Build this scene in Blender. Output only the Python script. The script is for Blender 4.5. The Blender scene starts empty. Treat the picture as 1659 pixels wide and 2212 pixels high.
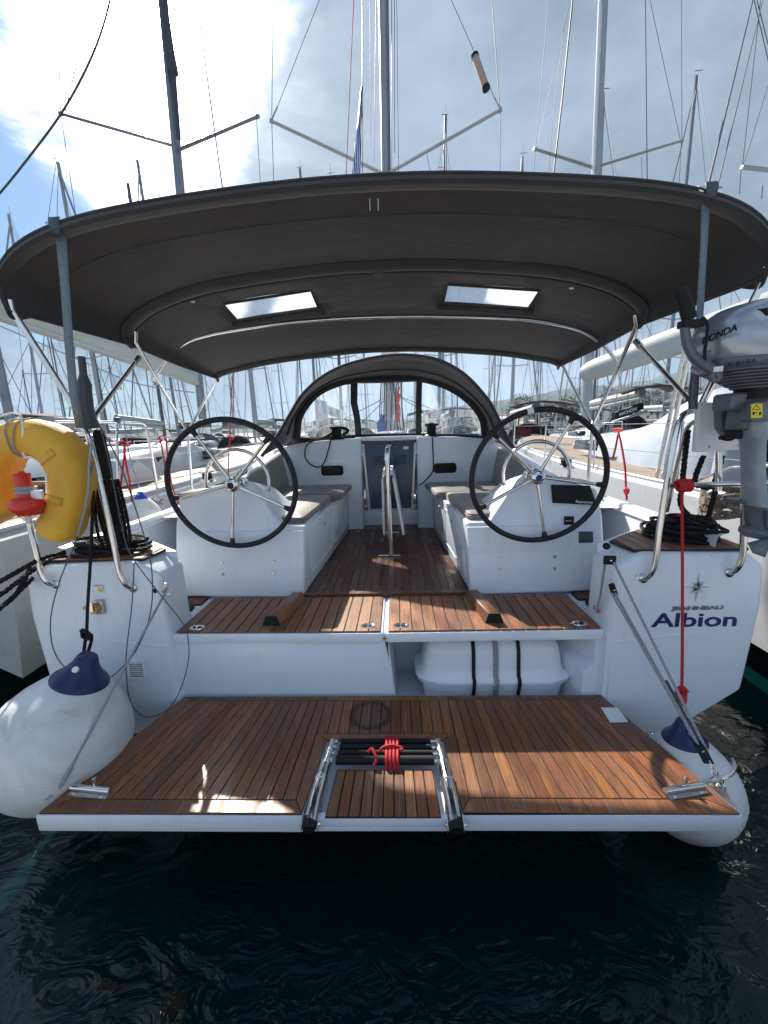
import bpy, bmesh, math, random
import numpy as np
from mathutils import Vector, Matrix, noise
R = math.radians
random.seed(7)
scn = bpy.context.scene
C = scn.collection

# ---------------------------------------------------------------- camera
CAM = Vector((0.1047, -1.3966, 1.5884)); YAW, PIT, ROL, F = 0.03903, 0.20420, -0.02996, 866.07
IW, IH = 1659.0, 2212.0
cp, sp, cr, sr = math.cos(PIT), math.sin(PIT), math.cos(ROL), math.sin(ROL)
RZ = Matrix.Rotation(YAW, 3, 'Z')
_r = RZ @ Vector((1, 0, 0)); FW = RZ @ Vector((0, cp, -sp)); _u = RZ @ Vector((0, sp, cp))
RT = cr * _r + sr * _u; UP = -sr * _r + cr * _u
cd = bpy.data.cameras.new('camera'); cam = bpy.data.objects.new('camera', cd); C.objects.link(cam)
cd.sensor_fit = 'VERTICAL'; cd.sensor_height = 36.0; cd.lens = 36.0 * F / IH; cd.clip_start = 0.05; cd.clip_end = 9000
cam.matrix_world = Matrix(((RT.x, UP.x, -FW.x, CAM.x), (RT.y, UP.y, -FW.y, CAM.y), (RT.z, UP.z, -FW.z, CAM.z), (0, 0, 0, 1)))
scn.camera = cam

def at(a, b, x=None, y=None, z=None):
    """survey: sight line of a measured image point cut with a plane of the boat's frame (metres)"""
    d = (a - IW / 2) / F * RT - (b - IH / 2) / F * UP + FW
    if y is not None: t = (y - CAM.y) / d.y
    elif z is not None: t = (z - CAM.z) / d.z
    else: t = (x - CAM.x) / d.x
    return CAM + t * d

WATER = -0.48
# ---------------------------------------------------------------- sun and sky
_az, _el = R(-28.0), R(38.5)
SUN = Vector((math.sin(_az) * math.cos(_el), math.cos(_az) * math.cos(_el), math.sin(_el)))
EL = math.asin(SUN.z); AZ = math.atan2(SUN.x, SUN.y)
sl = bpy.data.lights.new('sun', 'SUN'); sl.energy = 4.2; sl.angle = R(0.6); sl.color = (1.0, 0.93, 0.82)
so = bpy.data.objects.new('sun', sl); C.objects.link(so)
so.rotation_euler = (-SUN).to_track_quat('-Z', 'Y').to_euler(); so.location = (0, 0, 30)
scn.view_settings.view_transform = 'Standard'; scn.view_settings.look = 'None'
scn.view_settings.exposure = 1.2; scn.view_settings.gamma = 1; scn.view_settings.use_curve_mapping = False

w = bpy.data.worlds.new('World'); scn.world = w; w.use_nodes = True
N = w.node_tree.nodes; L = w.node_tree.links; N.clear()
def nd(t, **k):
    n = N.new(t)
    for a, b in k.items(): setattr(n, a, b)
    return n
def wm(op, a, b=None, clamp=False):
    n = nd('ShaderNodeMath', operation=op, use_clamp=clamp)
    for i, v in enumerate((a, b)):
        if v is None: continue
        if isinstance(v, (int, float)): n.inputs[i].default_value = v
        else: L.new(v, n.inputs[i])
    return n.outputs[0]
sky = nd('ShaderNodeTexSky', sky_type='NISHITA', sun_disc=False, sun_elevation=EL, sun_rotation=AZ, air_density=1.3, dust_density=0.5)
bgs = nd('ShaderNodeBackground'); bgs.inputs[1].default_value = 0.05
tint = nd('ShaderNodeMix', data_type='RGBA', blend_type='MULTIPLY'); tint.inputs[0].default_value = 1; tint.inputs[7].default_value = (.50, .70, .95, 1)
L.new(sky.outputs[0], tint.inputs[6]); L.new(tint.outputs[2], bgs.inputs[0])
tc = nd('ShaderNodeTexCoord')
def wnoise(scale, detail, rough, dist=0.0, off=(0, 0, 0), zs=1.0):
    m = nd('ShaderNodeMapping'); m.inputs['Location'].default_value = off; m.inputs['Scale'].default_value = (1, 1, zs)
    L.new(tc.outputs['Generated'], m.inputs[0])
    n = nd('ShaderNodeTexNoise'); n.inputs['Scale'].default_value = scale; n.inputs['Detail'].default_value = detail
    n.inputs['Roughness'].default_value = rough; n.inputs['Distortion'].default_value = dist
    L.new(m.outputs[0], n.inputs['Vector']); return n.outputs[0]
def wdot(v):
    n = nd('ShaderNodeVectorMath', operation='DOT_PRODUCT'); L.new(tc.outputs['Generated'], n.inputs[0]); n.inputs[1].default_value = v
    return n.outputs['Value']
def ramp(x, a, b):
    n = nd('ShaderNodeMapRange', interpolation_type='SMOOTHSTEP'); n.inputs[1].default_value = a; n.inputs[2].default_value = b
    L.new(x, n.inputs[0]); return n.outputs[0]
sd = wdot(SUN)
n_big = wnoise(1.7, 9, 0.58, 0.25, (3.1, 0.4, 1.7), 1.5)
n_med = wnoise(4.2, 8, 0.6, 0.4, (0.3, 5.2, 0.7), 1.8)
n_fin = wnoise(9.0, 6, 0.62, 0.2, (2.3, 1.2, 4.7), 2.2)
GLOW = (SUN * .42 + (at(385, 250, y=100) - CAM).normalized() * .58).normalized()   # thin bright cloud round the veiled sun
gd = wdot(GLOW)
gdn = wm('ADD', gd, wm('MULTIPLY', wm('SUBTRACT', n_med, 0.5), 0.12))
halo = wm('POWER', wm('MAXIMUM', gdn, 0.0), 52.0)
core = wm('POWER', wm('MAXIMUM', sd, 0.0), 520.0)
# edge of the dark cloud bank east of the sun: a great circle torn up by noise
e1 = at(610, 0, y=100) - CAM; e2 = at(430, 420, y=100) - CAM
bank_n = e2.cross(e1).normalized()
if bank_n.dot(RT) < 0: bank_n = -bank_n
bank = wm('ADD', wdot(bank_n), wm('MULTIPLY', wm('SUBTRACT', n_med, 0.5), 0.34))
bank = wm('MULTIPLY', ramp(bank, -0.035, 0.055), ramp(wdot((0, 0, 1)), 0.03, 0.32))
lit = wm('ADD', wm('MULTIPLY', ramp(n_big, 0.38, 0.68), 0.50), wm('MULTIPLY', ramp(n_fin, 0.36, 0.72), 0.14))
lit = wm('MULTIPLY', wm('ADD', lit, .0), wm('SUBTRACT', 1.0, wm('MULTIPLY', bank, 0.68)))
lit = wm('ADD', lit, wm('MULTIPLY', halo, wm('SUBTRACT', 0.85, wm('MULTIPLY', bank, .75))), clamp=True)
mixc = nd('ShaderNodeMix', data_type='RGBA'); mixc.inputs[6].default_value = (0.104, 0.132, 0.172, 1); mixc.inputs[7].default_value = (0.62, 0.74, 0.92, 1)
L.new(lit, mixc.inputs[0])
gl = wm('ADD', wm('MULTIPLY', core, wm('MULTIPLY', wm('SUBTRACT', 1.0, wm('MULTIPLY', bank, .93)), 16.0)), wm('MULTIPLY', halo, wm('SUBTRACT', 1.7, wm('MULTIPLY', bank, 1.5))))
gm = nd('ShaderNodeMix', data_type='RGBA', blend_type='ADD'); gm.inputs[0].default_value = 1
L.new(mixc.outputs[2], gm.inputs[6])
cg = nd('ShaderNodeCombineColor'); L.new(gl, cg.inputs[0]); L.new(gl, cg.inputs[1]); L.new(wm('MULTIPLY', gl, 0.97), cg.inputs[2]); L.new(cg.outputs[0], gm.inputs[7])
bgc = nd('ShaderNodeBackground'); bgc.inputs[1].default_value = 1.0; L.new(gm.outputs[2], bgc.inputs[0])
lowc = wm('MULTIPLY', wm('SUBTRACT', 1.0, ramp(wdot((0, 0, 1)), 0.05, 0.50)), 0.22)   # cumulus piled up towards the horizon
cover = wm('MAXIMUM', ramp(wm('ADD', wm('ADD', n_med, lowc), wm('MULTIPLY', wm('SUBTRACT', n_big, 0.5), 1.0)), 0.44, 0.64), wm('MAXIMUM', bank, ramp(gdn, 0.958, 0.984)))
mx = nd('ShaderNodeMixShader'); L.new(cover, mx.inputs[0]); L.new(bgs.outputs[0], mx.inputs[1]); L.new(bgc.outputs[0], mx.inputs[2])
wo = nd('ShaderNodeOutputWorld'); L.new(mx.outputs[0], wo.inputs[0])

# ---------------------------------------------------------------- materials
class Mt:
    def __init__(s, name):
        s.m = bpy.data.materials.new(name); s.m.use_nodes = True; s.n = s.m.node_tree.nodes; s.l = s.m.node_tree.links
        s.b = s.n['Principled BSDF']; s.o = s.n['Material Output']
    def new(s, t, **k):
        n = s.n.new(t)
        for a, b in k.items(): setattr(n, a, b)
        return n
    def coord(s, scale=(1, 1, 1), kind='Object'):
        t = s.new('ShaderNodeTexCoord'); m = s.new('ShaderNodeMapping'); m.inputs['Scale'].default_value = scale
        s.l.new(t.outputs[kind], m.inputs[0]); return m
    def noise(s, vec, scale, detail=4, rough=.5, dist=0.):
        n = s.new('ShaderNodeTexNoise'); n.inputs['Scale'].default_value = scale; n.inputs['Detail'].default_value = detail
        n.inputs['Roughness'].default_value = rough; n.inputs['Distortion'].default_value = dist
        s.l.new(vec.outputs[0], n.inputs['Vector']); return n.outputs[0]
    def ramp(s, x, stops):
        n = s.new('ShaderNodeValToRGB'); e = n.color_ramp.elements
        while len(e) < len(stops): e.new(.5)
        for i, (p, c) in enumerate(stops):
            e[i].position = p; e[i].color = c if len(c) == 4 else (*c, 1)
        s.l.new(x, n.inputs[0]); return n.outputs[0]
    def rng(s, x, a, b, c, d):
        n = s.new('ShaderNodeMapRange')
        for i, v in enumerate((a, b, c, d)): n.inputs[i + 1].default_value = v
        s.l.new(x, n.inputs[0]); return n.outputs[0]
    def bump(s, h, st=.3, dist=.002):
        n = s.new('ShaderNodeBump'); n.inputs['Strength'].default_value = st; n.inputs['Distance'].default_value = dist
        s.l.new(h, n.inputs['Height']); s.l.new(n.outputs[0], s.b.inputs['Normal'])
def simple(name, col, rough=.5, metal=0., nscale=30, var=.12, bump=0., rvar=.1, bscale=None, aniso=(1, 1, 1), **kw):
    t = Mt(name); v = t.coord(aniso); h = t.noise(v, nscale, 5, .6)
    lo = tuple(c * (1 - var) for c in col); hi = tuple(min(1, c * (1 + var)) for c in col)
    t.l.new(t.ramp(h, [(.3, lo), (.7, hi)]), t.b.inputs['Base Color'])
    t.l.new(t.rng(h, .3, .7, max(0.02, rough - rvar / 2), rough + rvar / 2), t.b.inputs['Roughness'])
    t.b.inputs['Metallic'].default_value = metal
    if bump: t.bump(t.noise(v, bscale or nscale * 3, 3), bump)
    for k, x in kw.items(): t.b.inputs[k.replace('_', ' ')].default_value = x
    return t.m
g0 = Mt('white_gelcoat'); v = g0.coord(); h = g0.noise(v, 1.8, 6, .6); st_ = g0.noise(g0.coord((14, 14, 1.1)), 2.0, 5, .65, .3); sp = g0.noise(v, 38, 3, .6)
cm_ = g0.new('ShaderNodeMix', data_type='RGBA', blend_type='MULTIPLY'); cm_.inputs[0].default_value = 1
g0.l.new(g0.ramp(h, [(.3, (.74, .79, .87)), (.7, (.79, .84, .90))]), cm_.inputs[6]); g0.l.new(g0.ramp(st_, [(.28, (.90, .89, .86)), (.44, (1, 1, 1))]), cm_.inputs[7])
cm2 = g0.new('ShaderNodeMix', data_type='RGBA', blend_type='MULTIPLY'); cm2.inputs[0].default_value = 1; g0.l.new(cm_.outputs[2], cm2.inputs[6]); g0.l.new(g0.ramp(sp, [(.22, (.62, .62, .60)), (.27, (1, 1, 1))]), cm2.inputs[7])
g0.l.new(cm2.outputs[2], g0.b.inputs['Base Color']); g0.l.new(g0.rng(st_, .3, .7, .30, .15), g0.b.inputs['Roughness']); g0.bump(g0.noise(v, 5, 2), .08, .01); GEL = g0.m
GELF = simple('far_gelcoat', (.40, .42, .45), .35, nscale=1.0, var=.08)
NAVY = simple('navy_gelcoat', (.02, .035, .08), .25, nscale=2.0)
GREYH = simple('grey_hull', (.36, .375, .38), .3, nscale=2.0, var=.05)
STEEL = simple('stainless_steel', (.72, .71, .69), .16, 1.0, nscale=14, var=.1, rvar=.14)
STEELB = simple('brushed_steel', (.5, .49, .47), .33, 1.0, nscale=40, var=.15)
ALU = simple('anodised_mast', (.34, .36, .38), .38, .5, nscale=2, var=.1)
ALUD = simple('dark_mast', (.10, .11, .13), .4, .4, nscale=2)
BLACK = simple('black_plastic', (.008, .009, .010), .55, nscale=30, Specular_IOR_Level=.3)
LEATH = simple('black_leather', (.008, .010, .014), .6, nscale=60, bump=.3, bscale=400)
RUB = simple('caulk_rubber', (.012, .012, .013), .6)
RED = simple('red_rope', (.45, .012, .02), .7, nscale=120, var=.5, bump=.5)
REDP = simple('red_plastic', (.62, .03, .02), .35, nscale=8)
BROPE = simple('black_rope', (.008, .009, .011), .7, nscale=150, var=.6, bump=.8, Specular_IOR_Level=.3)
GROPE = simple('grey_rope', (.30, .31, .33), .7, nscale=200, var=.4, bump=.4)
WIRE = simple('wire_strand', (.085, .095, .12), .55, .1, nscale=200, var=.3)
DWIRE = simple('dark_wire', (.05, .055, .07), .5, .2)
BLUEP = simple('navy_vinyl', (.008, .014, .085), .38, nscale=9, var=.3)
PVC = simple('white_pvc', (.80, .83, .88), .28, nscale=4, var=.03)
SCREEN = simple('dark_acrylic', (.004, .005, .007), .2, nscale=5, Specular_IOR_Level=.2)
GREYP = simple('slate_panel', (.05, .075, .09), .5)
WHITEP = simple('white_plastic', (.80, .80, .80), .35, nscale=12, var=.04)
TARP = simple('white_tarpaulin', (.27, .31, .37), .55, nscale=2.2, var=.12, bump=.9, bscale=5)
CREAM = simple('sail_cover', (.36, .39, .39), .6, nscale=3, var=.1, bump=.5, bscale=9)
CONC = simple('concrete', (.38, .37, .35), .85, nscale=4, var=.25, bump=.5)
GREYC = simple('grey_spray_cover', (.07, .08, .09), .8, nscale=8)
NAVYP = simple('navy_lettering', (.012, .014, .12), .4)
BEIGE = simple('weathered_teak_deck', (.27, .22, .17), .7, nscale=9, var=.2, aniso=(8, .6, 8))
BLUEC = simple('blue_canvas', (.02, .05, .22), .8)
HCOVER = simple('outboard_silver', (.40, .43, .46), .26, .55, nscale=5, var=.08)
HDARK = simple('outboard_grey', (.12, .135, .155), .42, .2, nscale=12, var=.25)
YEL = simple('yellow_label', (.80, .62, .03), .5)
BRASS = simple('brass', (.45, .33, .12), .35, .9)
WINDOW = simple('dark_window', (.02, .025, .03), .08)
HOUSE = simple('plaster', (.62, .56, .48), .8)

def teak(name, a, b, c, rough=.5):
    t = Mt(name); oi = t.new('ShaderNodeObjectInfo')
    g = t.new('ShaderNodeTexCoord'); ad = t.new('ShaderNodeVectorMath', operation='MULTIPLY_ADD')
    cmb = t.new('ShaderNodeCombineXYZ')
    for i in range(3): t.l.new(oi.outputs['Random'], cmb.inputs[i])
    t.l.new(cmb.outputs[0], ad.inputs[0]); ad.inputs[1].default_value = (37, 11, 23); t.l.new(g.outputs['Object'], ad.inputs[2])
    m = t.new('ShaderNodeMapping'); m.inputs['Scale'].default_value = (38, 1.6, 38); t.l.new(ad.outputs[0], m.inputs[0])
    h = t.noise(m, 3.0, 7, .62, .9)
    m2 = t.new('ShaderNodeMapping'); m2.inputs['Scale'].default_value = (9, 2.2, 9); t.l.new(ad.outputs[0], m2.inputs[0])
    h2 = t.noise(m2, 2.0, 4, .5, .5)
    col = t.ramp(h, [(.26, a), (.52, b), (.78, c)])
    # each plank has its own tone
    hs = t.new('ShaderNodeHueSaturation'); t.l.new(col, hs.inputs['Color'])
    t.l.new(t.rng(oi.outputs['Random'], 0, 1, .72, 1.28), hs.inputs['Value'])
    fr = t.new('ShaderNodeMath', operation='FRACT'); mu = t.new('ShaderNodeMath', operation='MULTIPLY'); mu.inputs[1].default_value = 17.3
    t.l.new(oi.outputs['Random'], mu.inputs[0]); t.l.new(mu.outputs[0], fr.inputs[0])
    t.l.new(t.rng(fr.outputs[0], 0, 1, .487, .506), hs.inputs['Hue']); t.l.new(t.rng(h2, .3, .7, .8, 1.1), hs.inputs['Saturation'])
    mm = t.new('ShaderNodeMix', data_type='RGBA', blend_type='MULTIPLY'); mm.inputs[0].default_value = .8
    t.l.new(hs.outputs[0], mm.inputs[6]); t.l.new(t.ramp(h2, [(.25, (.62, .58, .56)), (.65, (1, 1, 1))]), mm.inputs[7])
    t.l.new(mm.outputs[2], t.b.inputs['Base Color'])
    t.l.new(t.rng(h2, .3, .7, rough - .16, rough + .12), t.b.inputs['Roughness'])
    t.bump(h, .35, .0012); return t
tk_ = teak('oiled_teak', (.095, .036, .014), (.240, .098, .037), (.41, .192, .080), .42)
# scorched ring on the middle planks (a stain in the wood, centred ahead of the ladder)
g_ = tk_.new('ShaderNodeTexCoord'); mp_ = tk_.new('ShaderNodeMapping'); _c = at(800, 1545, z=0)
mp_.inputs['Location'].default_value = (-_c.x / .115, -_c.y / .115, 0); mp_.inputs['Scale'].default_value = (1 / .115, 1 / .115, 0); tk_.l.new(g_.outputs['Object'], mp_.inputs[0])
ln_ = tk_.new('ShaderNodeVectorMath', operation='LENGTH'); tk_.l.new(mp_.outputs[0], ln_.inputs[0])
nz_ = tk_.noise(tk_.coord((1, .4, 1)), 60, 5, .7); ad_ = tk_.new('ShaderNodeMath', operation='MULTIPLY_ADD'); ad_.inputs[1].default_value = .5; tk_.l.new(nz_, ad_.inputs[0]); tk_.l.new(ln_.outputs['Value'], ad_.inputs[2])
rg_ = tk_.ramp(ad_.outputs[0], [(.0, (.9, .9, .9)), (.55, (.85, .84, .83))])
sc_ = tk_.new('ShaderNodeMath', operation='MULTIPLY', use_clamp=True); sc_.inputs[1].default_value = .5; tk_.l.new(ad_.outputs[0], sc_.inputs[0])
st_ = tk_.ramp(sc_.outputs[0], [(0, (.72,) * 3), (.48, (.66,) * 3), (.56, (.13,) * 3), (.61, (.18,) * 3), (.68, (.9,) * 3), (.74, (1,) * 3)])
src = tk_.b.inputs['Base Color'].links[0].from_socket; mm_ = tk_.new('ShaderNodeMix', data_type='RGBA', blend_type='MULTIPLY'); mm_.inputs[0].default_value = 1
tk_.l.new(src, mm_.inputs[6]); tk_.l.new(st_, mm_.inputs[7]); tk_.l.new(mm_.outputs[2], tk_.b.inputs['Base Color'])
TEAK = tk_.m
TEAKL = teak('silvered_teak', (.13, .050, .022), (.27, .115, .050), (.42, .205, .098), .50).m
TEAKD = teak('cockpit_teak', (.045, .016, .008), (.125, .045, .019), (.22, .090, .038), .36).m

def canvas(name, col, trans=.05, rough=.85):
    t = Mt(name); v = t.coord(); h = t.noise(v, 3.2, 6, .6, .4); f = t.noise(t.coord((1, 1, 1)), 900, 2)
    lo = tuple(c * .80 for c in col); hi = tuple(c * 1.25 for c in col)
    t.l.new(t.ramp(h, [(.3, lo), (.7, hi)]), t.b.inputs['Base Color']); t.b.inputs['Roughness'].default_value = rough
    t.b.inputs['Sheen Weight'].default_value = .25
    ad = t.new('ShaderNodeMath', operation='MULTIPLY_ADD'); ad.inputs[1].default_value = .12
    wr = t.noise(t.coord((1.0, 5.0, 1.0)), 2.2, 4, .55, 1.6); a2 = t.new('ShaderNodeMath', operation='MULTIPLY_ADD'); a2.inputs[1].default_value = .7; t.l.new(wr, a2.inputs[0]); t.l.new(h, a2.inputs[2])
    t.l.new(f, ad.inputs[0]); t.l.new(a2.outputs[0], ad.inputs[2]); t.bump(ad.outputs[0], .32, .03)
    if trans:
        tr = t.new('ShaderNodeBsdfTranslucent'); tr.inputs[0].default_value = tuple(min(1, c * 1.2) for c in col) + (1,)
        mx = t.new('ShaderNodeMixShader'); mx.inputs[0].default_value = trans
        t.l.new(t.b.outputs[0], mx.inputs[1]); t.l.new(tr.outputs[0], mx.inputs[2]); t.l.new(mx.outputs[0], t.o.inputs[0])
    return t.m
CANVAS = canvas('taupe_canvas', (.040, .036, .034), .10)
CANVASD = canvas('taupe_canvas_sleeve', (.030, .029, .031), .0)
CUSH = canvas('taupe_cushion', (.165, .150, .138), 0, .5)
YCANV = canvas('yellow_cover', (.68, .36, .018), 0, .6)

def clear(name, tint, haze, rough=.08):
    """clear or milky sheet: see-through, partly glossy, partly diffuse"""
    t = Mt(name); v = t.coord((6, 1, 1.2)); h = t.noise(v, 3.0, 6, .65, .8)
    tr = t.new('ShaderNodeBsdfTransparent'); tr.inputs[0].default_value = (*tint, 1)
    df = t.new('ShaderNodeBsdfTranslucent'); df.inputs[0].default_value = (.85, .9, .95, 1)
    d2 = t.new('ShaderNodeBsdfDiffuse'); d2.inputs[0].default_value = (.8, .85, .9, 1)
    gs = t.new('ShaderNodeBsdfGlossy'); gs.inputs['Roughness'].default_value = rough
    a = t.new('ShaderNodeMixShader'); a.inputs[0].default_value = .35; t.l.new(df.outputs[0], a.inputs[1]); t.l.new(d2.outputs[0], a.inputs[2])
    m = t.new('ShaderNodeMixShader'); t.l.new(t.rng(h, .38, .72, haze * (.25 if haze < 1 else .50), min(.92, haze * 2.2)), m.inputs[0])
    t.l.new(tr.outputs[0], m.inputs[1]); t.l.new(a.outputs[0], m.inputs[2])
    g = t.new('ShaderNodeMixShader'); g.inputs[0].default_value = .06; t.l.new(m.outputs[0], g.inputs[1]); t.l.new(gs.outputs[0], g.inputs[2])
    t.l.new(g.outputs[0], t.o.inputs[0]); t.n.remove(t.b); return t.m
VINYL = clear('clear_vinyl', (.93, .96, .97), .16)
MILKY = clear('frosted_vinyl', (.92, .95, .96), 1.4, .2)
LENS = clear('clear_lens', (.9, .92, .93), .3)
fp = Mt('worn_fender_skin'); v = fp.coord(); h = fp.noise(v, 3.5, 9, .68, .6)
mt_ = fp.new('ShaderNodeMix', data_type='RGBA', blend_type='MULTIPLY'); fp.l.new(fp.ramp(h, [(.30, (.44, .44, .42)), (.43, (.62, .63, .62)), (.62, (.72, .74, .75))]), mt_.inputs[6]); mt_.inputs[7].default_value = (.55, .52, .36, 1)
gz = fp.new('ShaderNodeTexCoord'); sx_ = fp.new('ShaderNodeSeparateXYZ'); fp.l.new(gz.outputs['Object'], sx_.inputs[0]); wz = fp.new('ShaderNodeMath', operation='MULTIPLY_ADD'); wz.inputs[1].default_value = .16
fp.l.new(h, wz.inputs[0]); fp.l.new(sx_.outputs[2], wz.inputs[2]); fp.l.new(fp.rng(wz.outputs[0], WATER + .24, WATER + .12, 0, .85), mt_.inputs[0]); fp.l.new(mt_.outputs[2], fp.b.inputs['Base Color'])
fp.b.inputs['Roughness'].default_value = .42; fp.bump(fp.noise(v, 30, 4), .12, .002); FEND = fp.m
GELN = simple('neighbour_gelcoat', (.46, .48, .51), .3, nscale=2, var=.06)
bt = Mt('blue_grey_acrylic'); bt.b.inputs['Base Color'].default_value = (.035, .075, .15, 1); bt.b.inputs['Roughness'].default_value = .16
DOORM = bt.m

# ---------------------------------------------------------------- mesh helpers
def spl(P, k=6, closed=False):
    P = [Vector(p) for p in P]; n = len(P); o = []
    g = (lambda i: P[i % n]) if closed else (lambda i: P[max(0, min(n - 1, i))])
    for i in range(n if closed else n - 1):
        a, b, c, d = g(i - 1), g(i), g(i + 1), g(i + 2)
        for j in range(k):
            t = j / k; o.append(.5 * ((2 * b) + (c - a) * t + (2 * a - 5 * b + 4 * c - d) * t * t + (3 * b - a - 3 * c + d) * t ** 3))
    if not closed: o.append(P[-1])
    return o
class MB:
    def __init__(s): s.v = []; s.f = []
    def add(s, vs, fs):
        o = len(s.v); s.v += [tuple(x) for x in vs]; s.f += [tuple(i + o for i in f) for f in fs]; return s
    def tube(s, P, r, n=8, closed=False, k=0):
        if k: P = spl(P, k, closed)
        P = [Vector(p) for p in P]; m = len(P)
        rr = r if isinstance(r, (list, tuple)) else [r] * m
        if len(rr) != m: rr = [rr[min(len(rr) - 1, int(i * len(rr) / m))] for i in range(m)]
        T = [((P[(i + 1) % m] if closed or i < m - 1 else P[i]) - (P[i - 1] if closed or i else P[i])).normalized() for i in range(m)]
        a = T[0].orthogonal().normalized(); vs = []
        for i in range(m):
            a = (a - T[i] * a.dot(T[i])); a = a.normalized() if a.length > 1e-6 else T[i].orthogonal().normalized()
            b = T[i].cross(a)
            vs += [P[i] + rr[i] * (math.cos(2 * math.pi * j / n) * a + math.sin(2 * math.pi * j / n) * b) for j in range(n)]
        fs = [(i * n + j, i * n + (j + 1) % n, ((i + 1) % m) * n + (j + 1) % n, ((i + 1) % m) * n + j) for i in range(m if closed else m - 1) for j in range(n)]
        if not closed: fs += [tuple(range(n - 1, -1, -1)), tuple((m - 1) * n + j for j in range(n))]
        return s.add(vs, fs)
    def rope(s, P, r, k=4, closed=False, tw=5.5):
        Q = spl(P, k, closed) if k else [Vector(p) for p in P]
        if closed: Q.append(Q[0])
        L_ = [0.]; 
        for a, b in zip(Q, Q[1:]): L_.append(L_[-1] + (b - a).length)
        n = max(4, int(L_[-1] / (r * 1.3))); F_ = []; j = 0
        for i in range(n + 1):
            d = L_[-1] * i / n
            while j < len(Q) - 2 and L_[j + 1] < d: j += 1
            F_.append(Q[j] + (Q[j + 1] - Q[j]) * ((d - L_[j]) / max(1e-6, L_[j + 1] - L_[j])))
        a = (F_[1] - F_[0]).normalized().orthogonal().normalized(); fr = []
        for i in range(n + 1):
            t = (F_[min(n, i + 1)] - F_[max(0, i - 1)]).normalized(); a = (a - t * a.dot(t)).normalized(); fr.append((a.copy(), t.cross(a)))
        for q in range(3):
            s.tube([F_[i] + r * .5 * (fr[i][0] * math.cos(i * 1.3 / tw * 6.283 + q * 2.094) + fr[i][1] * math.sin(i * 1.3 / tw * 6.283 + q * 2.094)) for i in range(n + 1)], r * .58, 5)
        return s
    def grid(s, rows, cu=False, cv=False):
        m, n = len(rows), len(rows[0])
        fs = [(i * n + j, i * n + (j + 1) % n, ((i + 1) % m) * n + (j + 1) % n, ((i + 1) % m) * n + j)
              for i in range(m if cu else m - 1) for j in range(n if cv else n - 1)]
        return s.add([p for r in rows for p in r], fs)
    def lathe(s, prof, c, ax=(0, 0, 1), n=24):
        ax = Vector(ax).normalized(); a = ax.orthogonal().normalized(); b = ax.cross(a); c = Vector(c)
        return s.grid([[c + ax * h + max(r, 1e-4) * (math.cos(2 * math.pi * j / n) * a + math.sin(2 * math.pi * j / n) * b) for j in range(n)] for r, h in prof], cv=True)
    def prism(s, poly, vec):
        poly = [Vector(p) for p in poly]; n = len(poly); vec = Vector(vec)
        fs = [tuple(range(n)), tuple(range(2 * n - 1, n - 1, -1))] + [(i, i + n, (i + 1) % n + n, (i + 1) % n) for i in range(n)]
        return s.add(poly + [p + vec for p in poly], fs)
    def slab(s, xy, z0, z1, ch=.0015):
        """flat piece with a fine chamfer round its top edge"""
        n = len(xy); c = Vector((sum(p[0] for p in xy) / n, sum(p[1] for p in xy) / n)); P = [Vector(p) for p in xy]
        A = [(p.x, p.y, z0) for p in P]; B = [(p.x, p.y, z1 - ch) for p in P]
        T = []
        for p in P:
            d = c - p; q = p + Vector((math.copysign(min(abs(d.x), ch), d.x), math.copysign(min(abs(d.y), ch), d.y))); T.append((q.x, q.y, z1))
        fs = [tuple(range(n - 1, -1, -1)), tuple(range(2 * n, 3 * n))]
        for k in (0, n): fs += [(i + k, (i + 1) % n + k, (i + 1) % n + k + n, i + k + n) for i in range(n)]
        return s.add(A + B + T, fs)
    def box(s, c, sz, rot=None):
        c = Vector(c); M = rot or Matrix.Identity(3); h = Vector(sz) / 2
        vs = [c + M @ Vector((x * h.x, y * h.y, z * h.z)) for z in (-1, 1) for y in (-1, 1) for x in (-1, 1)]
        return s.add(vs, [(0, 2, 3, 1), (4, 5, 7, 6), (0, 1, 5, 4), (2, 6, 7, 3), (0, 4, 6, 2), (1, 3, 7, 5)])
    def build(s, name, mat, parent=None, label=None, bev=0, seg=2, sol=0, stuff=False, sharp=38, sub=0):
        me = bpy.data.meshes.new(name); me.from_pydata(s.v, [], s.f)
        bm = bmesh.new(); bm.from_mesh(me); bmesh.ops.remove_doubles(bm, verts=bm.verts, dist=1e-5)
        bmesh.ops.recalc_face_normals(bm, faces=bm.faces)
        if bev:
            es = [e for e in bm.edges if len(e.link_faces) == 2 and e.calc_face_angle(0) > .5]
            bmesh.ops.bevel(bm, geom=es, offset=bev, segments=seg, profile=.5, affect='EDGES', clamp_overlap=True)
        bm.to_mesh(me); bm.free()
        me.materials.append(mat); me.shade_smooth(); me.set_sharp_from_angle(angle=R(sharp))
        o = bpy.data.objects.new(name, me); C.objects.link(o)
        if sol: md = o.modifiers.new('thickness', 'SOLIDIFY'); md.thickness = sol; md.offset = 0
        if sub: md = o.modifiers.new('smooth', 'SUBSURF'); md.levels = sub; md.render_levels = sub
        if parent is not None:
            o.parent = parent
            if parent.type == 'EMPTY': o.matrix_parent_inverse = Matrix.Translation(-parent.location)
        if label: o['label'] = label
        if stuff: o['kind'] = 'stuff'
        return o
def thing(name, label, cat, loc=(0, 0, 0), group=None):
    o = bpy.data.objects.new(name, None); C.objects.link(o); o.location = loc; o.empty_display_size = .1
    o['label'] = label; o['category'] = cat
    if group: o['group'] = group
    return o
def tag(o, label, cat, group=None):
    o['label'] = label; o['category'] = cat
    if group: o['group'] = group
    return o
def struct(o): o['kind'] = 'structure'; return o
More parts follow.
